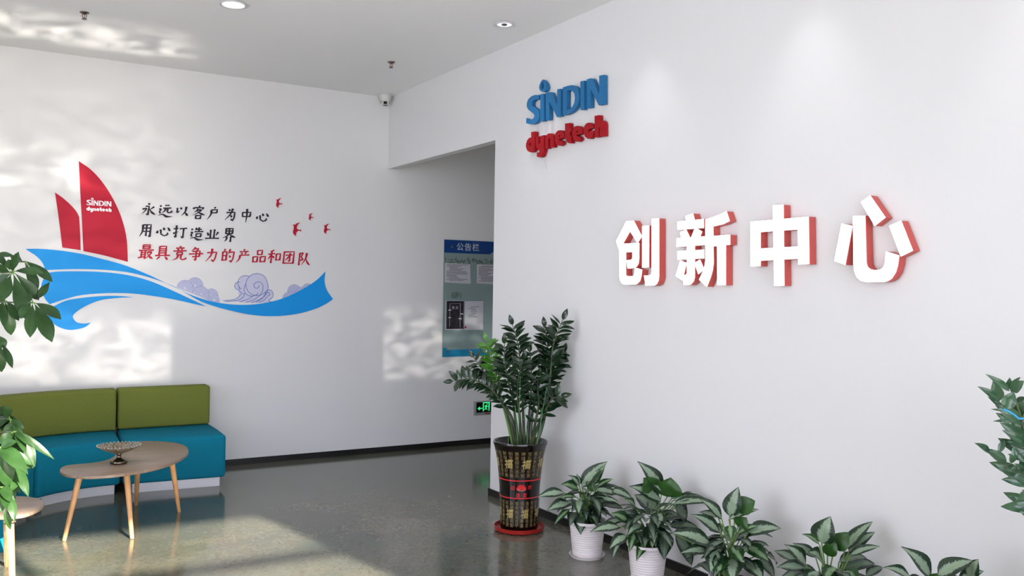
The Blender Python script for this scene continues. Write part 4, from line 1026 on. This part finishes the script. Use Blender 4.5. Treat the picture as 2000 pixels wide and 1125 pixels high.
# ------------------------------------------------------------------ variegated plants in white pots
Z5 = (1040, 860, 3.846); Z6 = (1480, 700, 2.646)
AG = [
 ((-.30, -3.88), Z5, 'leftmost variegated plant in a ribbed white pot and saucer beside the tall dark pot', [
  (370,350,562,160,100,0),(465,330,548,185,60,1),(350,340,268,262,52,0),(352,335,330,252,42,0),(345,365,215,332,80,1),(240,395,35,428,75,0),(330,425,190,435,40,1),(282,470,108,530,85,0),(280,515,165,632,42,1),
  (350,450,348,548,90,0),(360,565,362,710,105,2),(320,555,278,650,75,2),(400,500,405,600,80,2),(465,560,485,655,75,2),(470,480,505,562,80,2),(430,440,645,462,70,0),(480,370,640,410,75,0),(490,345,606,292,45,1),(590,372,752,442,70,0),
  (540,490,680,515,60,2),(415,365,470,318,70,3),(480,355,655,352,34,2),(400,430,560,500,60,2),(380,400,420,470,70,2)]),
 ((-.30, -4.46), Z5, 'second variegated plant in a ribbed white pot, with one upright plain green leaf', [
  (972,390,788,158,115,0),(1012,425,1040,280,165,3),(905,370,835,280,120,3),(962,455,728,345,120,0),(945,530,765,410,125,2),(775,500,690,440,62,1),(800,595,680,530,75,2),(722,612,588,548,85,1),(655,650,432,690,78,0),(690,605,510,645,60,2),
  (815,630,716,705,82,0),(708,715,578,815,85,0),(650,825,604,882,38,0),(772,690,730,840,62,1),(800,685,818,782,75,2),(965,545,925,682,100,0),(912,640,900,812,115,0),(990,720,990,898,115,2),(860,800,780,908,72,1),(1060,450,1285,428,62,0),
  (1045,440,1125,392,66,2),(1060,475,1375,468,72,0),(1070,490,1150,610,150,2),(1075,700,1195,938,105,2),(1030,640,1240,655,85,2),(1130,450,1192,388,52,2),(890,560,830,520,60,2),(1000,600,1090,560,80,2),(930,700,850,700,90,2)]),
 ((-.30, -5.12), Z5, 'third variegated plant, in the middle of the row of white pots', [
  (1482,572,1548,350,120,0),(1530,520,1672,455,115,3),(1475,592,1702,520,58,0),(1422,592,1252,438,82,0),(1405,690,1190,555,92,0),(1395,580,1245,540,50,2),(1345,785,1042,695,120,0),(1335,832,1108,848,82,0),(1545,650,1610,580,100,3),(1540,700,1695,640,62,1),
  (1482,640,1492,742,72,1),(1620,690,1865,662,112,0),(1600,790,1775,908,112,1),(1500,800,1578,920,100,1),(1385,830,1338,992,120,0),(1410,860,1400,1030,105,1),(1500,890,1500,1070,135,0),(1610,920,1735,1045,125,0),(1700,900,1815,1025,105,2),
  (1640,800,1745,790,66,2),(1760,860,1830,935,72,2),(1420,700,1330,640,90,2),(1560,740,1640,860,100,2),(1440,780,1330,910,80,2),(1260,930,1330,1000,60,2),(1060,700,1180,760,90,2)]),
 ((-.30, -5.72), Z6, 'fourth variegated plant, cut by the bottom edge, right of the middle one', [
  (330,955,376,816,110,0),(395,985,470,898,75,3),(450,985,594,843,62,0),(470,1000,606,898,60,0),(480,1015,632,972,46,0),(320,965,228,908,42,1),(248,1065,138,962,72,0),(335,1055,262,1000,90,0),(300,1030,180,955,50,2),(420,1090,605,1062,82,2),
  (245,1085,98,1080,60,2),(200,1050,85,995,50,2),(560,1125,645,1080,50,2),(260,1125,120,1130,72,2),(400,1080,340,1150,80,1),(450,1100,520,1160,80,1),(420,1050,560,1030,60,2),(360,1020,400,940,60,3),(310,1100,240,1190,80,0)]),
 ((-.30, -6.32), Z6, 'rightmost variegated plant, only its top leaves above the bottom edge', [
  (895,1135,742,973,90,0),(790,1135,648,1080,60,0),(930,1122,1110,1045,92,0),(1095,1135,1140,1038,92,0),(1040,1150,1168,1100,60,0),(900,1150,930,1110,40,3),(860,1160,740,1170,70,2),(960,1160,1080,1170,80,2)])]
rnd = random.Random(21)
for pi, ((ax_, ay_), zz, lab, lv) in enumerate(AG):
    c0 = Vector((ax_, ay_, 0)); t = thing('potted_plant', lab, 'plant', c0, 'potted plants along the right wall')
    ph, r0, r1 = .23, .088, .113
    prof = [(0, .012), (r0, .012)]
    for k in range(12):
        z = .03+k*(ph-.06)/12; r = r0+(r1-r0)*(z/ph); prof += [(r, z), (r+.0013, z+.004), (r+.0013, z+.009), (r, z+.0125)]
    prof += [(r1, ph-.02), (r1+.006, ph-.015), (r1+.006, ph), (r1-.004, ph), (r1-.008, ph-.03), (0, ph-.032)]
    MB().lathe(c0, prof, 36).build('pot', m_potw, t, smooth=40)
    MB().lathe(c0, [(0, .0005), (r0+.012, .0005), (r0+.024, .018), (r0+.020, .018), (r0+.010, .006), (0, .006)], 36).build('saucer', m_potw, t, smooth=40)
    MB().lathe(c0, [(0, ph-.022), (r1*.6, ph-.018), (r1-.009, ph-.028), (0, ph-.04)], 20).build('soil', m_soil, t, smooth='all')
    ctr = c0+Vector((0, 0, .42)); stems = MB()
    crown = c0+Vector((0, 0, .36))
    for (bx, by, tx, ty, wd, kd) in lv:
        (b0, b1), (t0, t1_) = zc([(bx, by), (tx, ty)], *zz)
        low = (t1_-b1)/40.; off = -.05*max(-1, min(2, low))-rnd.uniform(-.03, .05)
        if kd == 2: off += .07
        B = plane_pt(b0, b1, ctr, off*.5, -.05); T = plane_pt(t0, t1_, ctr, off-.04*(kd != 2)+(.04 if kd == 2 else 0), -.025)
        for _ in range(12):
            hh = Vector((T.x-c0.x, T.y-c0.y)).length
            if T.z < .30 and hh < .175: T = T+(CAM-T).normalized()*.02
        if B.z < .28: B = B+Vector((0, 0, .28-B.z))*.5
        W_ = wd/zz[2]/FPX*((B-CAM).dot(FW))
        up = Vector((0, 0, 1)); tc_ = toCam(B)
        nn = (tc_*1.0+up*(.9 if kd != 3 else .1)).normalized()
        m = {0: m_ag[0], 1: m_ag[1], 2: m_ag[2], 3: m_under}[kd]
        lf = leaf(B, T, W_*1.34, nn, m, t, arch=.10, fold=.16, shape='lance' if kd != 3 else 'oval', nu=9)
        s0 = c0+Vector((rnd.uniform(-.03, .03), rnd.uniform(-.03, .03), ph-.03)); mid = (s0+B)/2+Vector((0, 0, .04))
        stems.tube([q for q in catmull([s0, mid, B], 3, False)], [.006]*3+[.0035]*4, 6)
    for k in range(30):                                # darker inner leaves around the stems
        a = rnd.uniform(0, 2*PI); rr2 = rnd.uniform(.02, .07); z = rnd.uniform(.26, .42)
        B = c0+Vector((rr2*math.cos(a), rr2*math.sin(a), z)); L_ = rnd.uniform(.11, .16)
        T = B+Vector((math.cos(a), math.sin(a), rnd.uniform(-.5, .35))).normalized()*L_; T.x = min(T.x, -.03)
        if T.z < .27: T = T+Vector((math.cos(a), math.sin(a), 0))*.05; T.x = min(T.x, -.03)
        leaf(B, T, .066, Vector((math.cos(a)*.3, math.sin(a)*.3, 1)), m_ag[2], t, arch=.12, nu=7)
    stems.build('stems', m_gstem, t, smooth='all')

# ------------------------------------------------------------------ leafy plants near the photographer
def foot(x, y, r0, r1, h, m, t):
    c0 = Vector((x, y, 0))
    MB().lathe(c0, [(0, .001), (r0, .001), (r1, h-.03), (r1+.012, h-.025), (r1+.012, h), (r1-.01, h), (r1-.015, h-.04), (0, h-.042)], 36).build('pot', m, t, smooth=40)
    MB().lathe(c0, [(0, h-.03), (r1-.015, h-.034), (0, h-.05)], 20).build('soil', m_soil, t, smooth='all')
LP = Vector((-3.80, -4.40, 0))
t = thing('potted_tree', 'leafy money tree at the left edge, dark leaves above and sunlit leaves below', 'plant', LP)
foot(LP.x, LP.y, .15, .19, .34, m_potw, t)
MB().tube(catmull([LP+Vector((0, 0, .30)), LP+Vector((.02, .01, .8)), LP+Vector((-.01, 0, 1.3)), LP+Vector((.02, .02, 1.72))], 6, False), [.032-.0008*i for i in range(19)], 10).build('trunk', m_bark, t, smooth='all')
Z7 = (0, 480, 4.5); Z8 = (0, 780, 3.264)
def cluster(zz, c, leaves, off, trunk_z, ml):
    """one palmate leaf cluster: branch > leaves; picture points in zoom zz"""
    a, b = zc([c], *zz)[0]; C0 = plane_pt(a, b, LP+Vector((.1, 0, 1)), off)
    s = LP+Vector((0, 0, trunk_z)); br = MB().tube(catmull([s, (s+C0)/2+Vector((0, 0, .05)), C0], 4, False), [.005]*5+[.003]*4, 6).build('branch', m_zstem, t, smooth='all')
    for (bx, by, tx, ty, wd) in leaves:
        (b0, b1), (t0, t1_) = zc([(bx, by), (tx, ty)], *zz)
        B = plane_pt(b0, b1, C0); T = plane_pt(t0, t1_, C0, rnd.uniform(-.08, .05)); W_ = wd/zz[2]/FPX*((B-CAM).dot(FW))
        leaf(B, T, W_*(1.1 if ml is m_pleaf else 1.3), (toCam(B)+Vector((0, 0, .5))).normalized(), ml, br, arch=.07, fold=.12, shape='obov' if ml is m_pleaf else 'oval', nu=9)
        if (B-C0).length > .004: stm = MB().tube([C0, B], .002, 5).build('petiole', m_gstem, br)
rnd = random.Random(8)
cluster(Z7, (115,235), [(110,225,165,52,62),(95,225,-60,60,60),(90,230,-60,190,75),(100,245,-30,330,80),(95,255,10,492,105),(120,255,235,655,120),(135,245,342,478,98),(130,225,385,245,82),(150,100,-30,75,50),(105,215,70,120,80)], 0, 1.55, m_pleaf)
cluster(Z7, (215,140), [(225,135,462,318,78),(220,150,330,395,80),(440,315,338,462,62),(200,140,100,90,60)], .08, 1.6, m_pleaf)
cluster(Z7, (290,498), [(285,512,265,808,98),(305,512,458,848,118),(315,505,538,648,92),(270,505,180,640,90),(285,480,235,440,60)], -.03, 1.45, m_pleaf)
cluster(Z7, (45,478), [(45,490,98,785,95),(60,485,165,660,80),(30,495,38,722,60),(30,490,-30,640,80)], .03, 1.4, m_pleaf)
cluster(Z7, (-60,780), [(-50,790,15,1110,95),(20,860,110,1078,55),(-40,780,45,900,80)], 0, 1.3, m_pleaf)
cluster(Z8, (60,120), [(100,155,12,230,48),(75,130,155,190,34),(60,110,20,40,50),(50,130,-30,160,60),(70,150,150,250,40),(40,90,-20,60,60)], .05, 1.0, m_pleaf2)
cluster(Z8, (85,205), [(90,205,345,382,40),(130,215,222,432,66),(105,205,165,345,44),(95,210,190,300,30),(80,215,100,300,40),(70,215,0,285,48)], .02, .95, m_pleaf2)
cluster(Z8, (5,310), [(8,305,178,478,80),(5,330,52,562,92),(5,300,110,270,52),(0,330,-60,520,80),(60,330,200,420,46)], -.06, .9, m_pleaf2)
cluster(Z8, (95,430), [(105,435,182,622,52),(100,440,150,560,60),(120,400,215,438,40),(125,500,65,592,42),(95,450,60,540,50)], .02, .85, m_pleaf2)
cluster(Z8, (45,300), [(45,300,120,230,50),(45,300,160,400,60),(40,300,60,430,60),(45,300,-20,380,60),(50,290,30,200,46),(50,300,175,330,40),(40,310,120,480,54),(20,330,-30,250,50)], .10, .95, m_pleaf2)
cluster(Z8, (40,500), [(40,500,130,600,46),(40,500,100,420,50),(30,500,20,610,56),(30,500,-30,560,50),(45,500,95,650,44)], .08, .85, m_pleaf2)
cluster(Z8, (20,150), [(20,150,70,60,44),(20,150,110,130,50),(20,150,-20,70,50),(20,150,60,240,50),(10,150,-40,200,50)], .10, 1.05, m_pleaf2)
cluster(Z8, (10,560), [(20,555,70,660,54),(15,570,8,720,60),(70,630,92,782,42),(30,700,66,832,34),(5,620,-30,720,50),(30,600,40,700,50)], -.03, .8, m_pleaf2)
for k in range(9):                       # the side of the crown beyond the frame
    a = PI/2+rnd.uniform(.2, 1.0)*PI; z = .85+k*.11; C0 = LP+Vector((.32*math.cos(a)-.05, .32*math.sin(a), z+.05))
    br = MB().tube([LP+Vector((0, 0, z-.12)), C0], .005, 6).build('branch', m_gstem, t, smooth='all')
    for q in range(6):
        b = 2*PI*q/6; d = Vector((math.cos(b), math.sin(b), -.45)).normalized(); leaf(C0, C0+d*.17, .05, Vector((0, 0, 1)), m_pleaf if z > 1.2 else m_pleaf2, br, arch=.1, shape='obov')

RP = Vector((-.36, -6.95, 0))
t = thing('potted_plant', 'glossy-leaved plant cut off by the right edge, tied with blue string', 'plant', RP, 'potted plants along the right wall')
foot(RP.x, RP.y, .15, .19, .45, m_glaze, t)
Z9 = (1880, 700, 3.75)
RS = [([(700,1500),(560,900),(470,620),(430,450),(370,260),(340,200)], [(265,305,110,205,58),(268,315,222,165,95),(345,240,168,115,55),(342,215,345,140,50),(365,240,450,165,90),(318,372,375,245,105),(305,370,182,278,40),(300,385,205,372,20),(350,440,258,355,45),(390,470,222,462,40),(440,620,288,525,62),(412,520,352,440,50),(385,455,470,310,110),(340,225,425,135,40),(400,330,470,285,60)]),
      ([(700,1500),(600,1050),(500,900),(380,800),(320,765)], [(325,768,155,660,80),(320,740,215,682,45),(270,690,308,588,50),(460,650,318,612,46),(200,690,88,620,55),(375,760,345,700,60),(385,740,372,645,40),(440,745,330,700,46),(400,800,350,820,34),(440,840,380,770,60),(450,925,290,818,60),(450,760,400,690,50)]),
      ([(700,1500),(600,1200),(520,1080)], [(500,1000,402,1052,90),(540,1080,460,1020,60)])]
for path, lvs in RS:
    pts = [plane_pt(*zc([p], *Z9)[0], RP, 0, -.1) for p in path]; pts[0] = RP+Vector((rnd.uniform(-.05, .05), 0, .40))
    if pts[1].z < .45: pts[1].z = .5
    cur = catmull(pts, 5, False); n = len(cur)
    st = MB().tube(cur, [.011*(1-.75*i/(n-1)) for i in range(n)], 8).build('stem', m_zstem, t, smooth='all')
    for (bx, by, tx, ty, wd) in lvs:
        (b0, b1), (t0, t1_) = zc([(bx, by), (tx, ty)], *Z9)
        o = rnd.uniform(-.06, .04); B = plane_pt(b0, b1, RP, o, -.06); T = plane_pt(t0, t1_, RP, o+rnd.uniform(-.05, .03), -.03)
        leaf(B, T, wd/Z9[2]/FPX*((B-CAM).dot(FW)), (toCam(B)+Vector((0, 0, .35))).normalized(), m_rleaf, st, arch=.08, nu=7)
    for i in range(5, n-1, 2):
        p = cur[i]; d = (cur[i+1]-cur[i-1]).normalized()
        if (p-CAM).dot(RT)/(p-CAM).dot(FW)*FPX+1000 < 1990: continue
        for sg in (-1, 1): leaf(p, p+(d*.5+RT*.9*sg+UP*.1+FW*rnd.uniform(-.5, .5)).normalized()*.10, .04, toCam(p), m_rleaf, st, arch=.08, nu=6)
MB().tube([plane_pt(*zc([q], *Z9)[0], RP, -.09) for q in ((300,372),(345,392),(380,415),(412,442),(450,440))], .0035, 6).build('tie_string', m_tie, t)

rnd = random.Random(77)
for k in range(9):                                   # unseen rest of that plant, beyond the right edge, made dense to shade the wall
    a = rnd.uniform(0, 2*PI); top = RP+Vector((-.08+.22*math.cos(a), -.22+.26*math.sin(a), rnd.uniform(.95, 1.45))); top.x = min(top.x, -.08)
    cur = catmull([RP+Vector((.03*math.cos(a), .03*math.sin(a), .40)), (RP+top)/2+Vector((0, -.03, .25)), top], 6, False); n = len(cur)
    st = MB().tube(cur, [.011*(1-.7*i/(n-1)) for i in range(n)], 7).build('stem', m_zstem, t, smooth='all')
    for i in range(3, n-1):
        p = cur[i]; d = (cur[i+1]-cur[i-1]).normalized(); sd = d.cross(Vector((math.cos(a*3+i), math.sin(a*3+i), 0))).normalized()
        for sg in (-1, 1):
            T = p+(d*.5+sd*sg).normalized()*.12; T.x = min(T.x, -.02)
            if ((T-CAM).dot(RT)/(T-CAM).dot(FW))*FPX+1000 < 2012 or ((p-CAM).dot(RT)/(p-CAM).dot(FW))*FPX+1000 < 2012: continue
            leaf(p, T, .055, toCam(p)+Vector((0, 0, .4)), m_rleaf, st, arch=.08, nu=5)
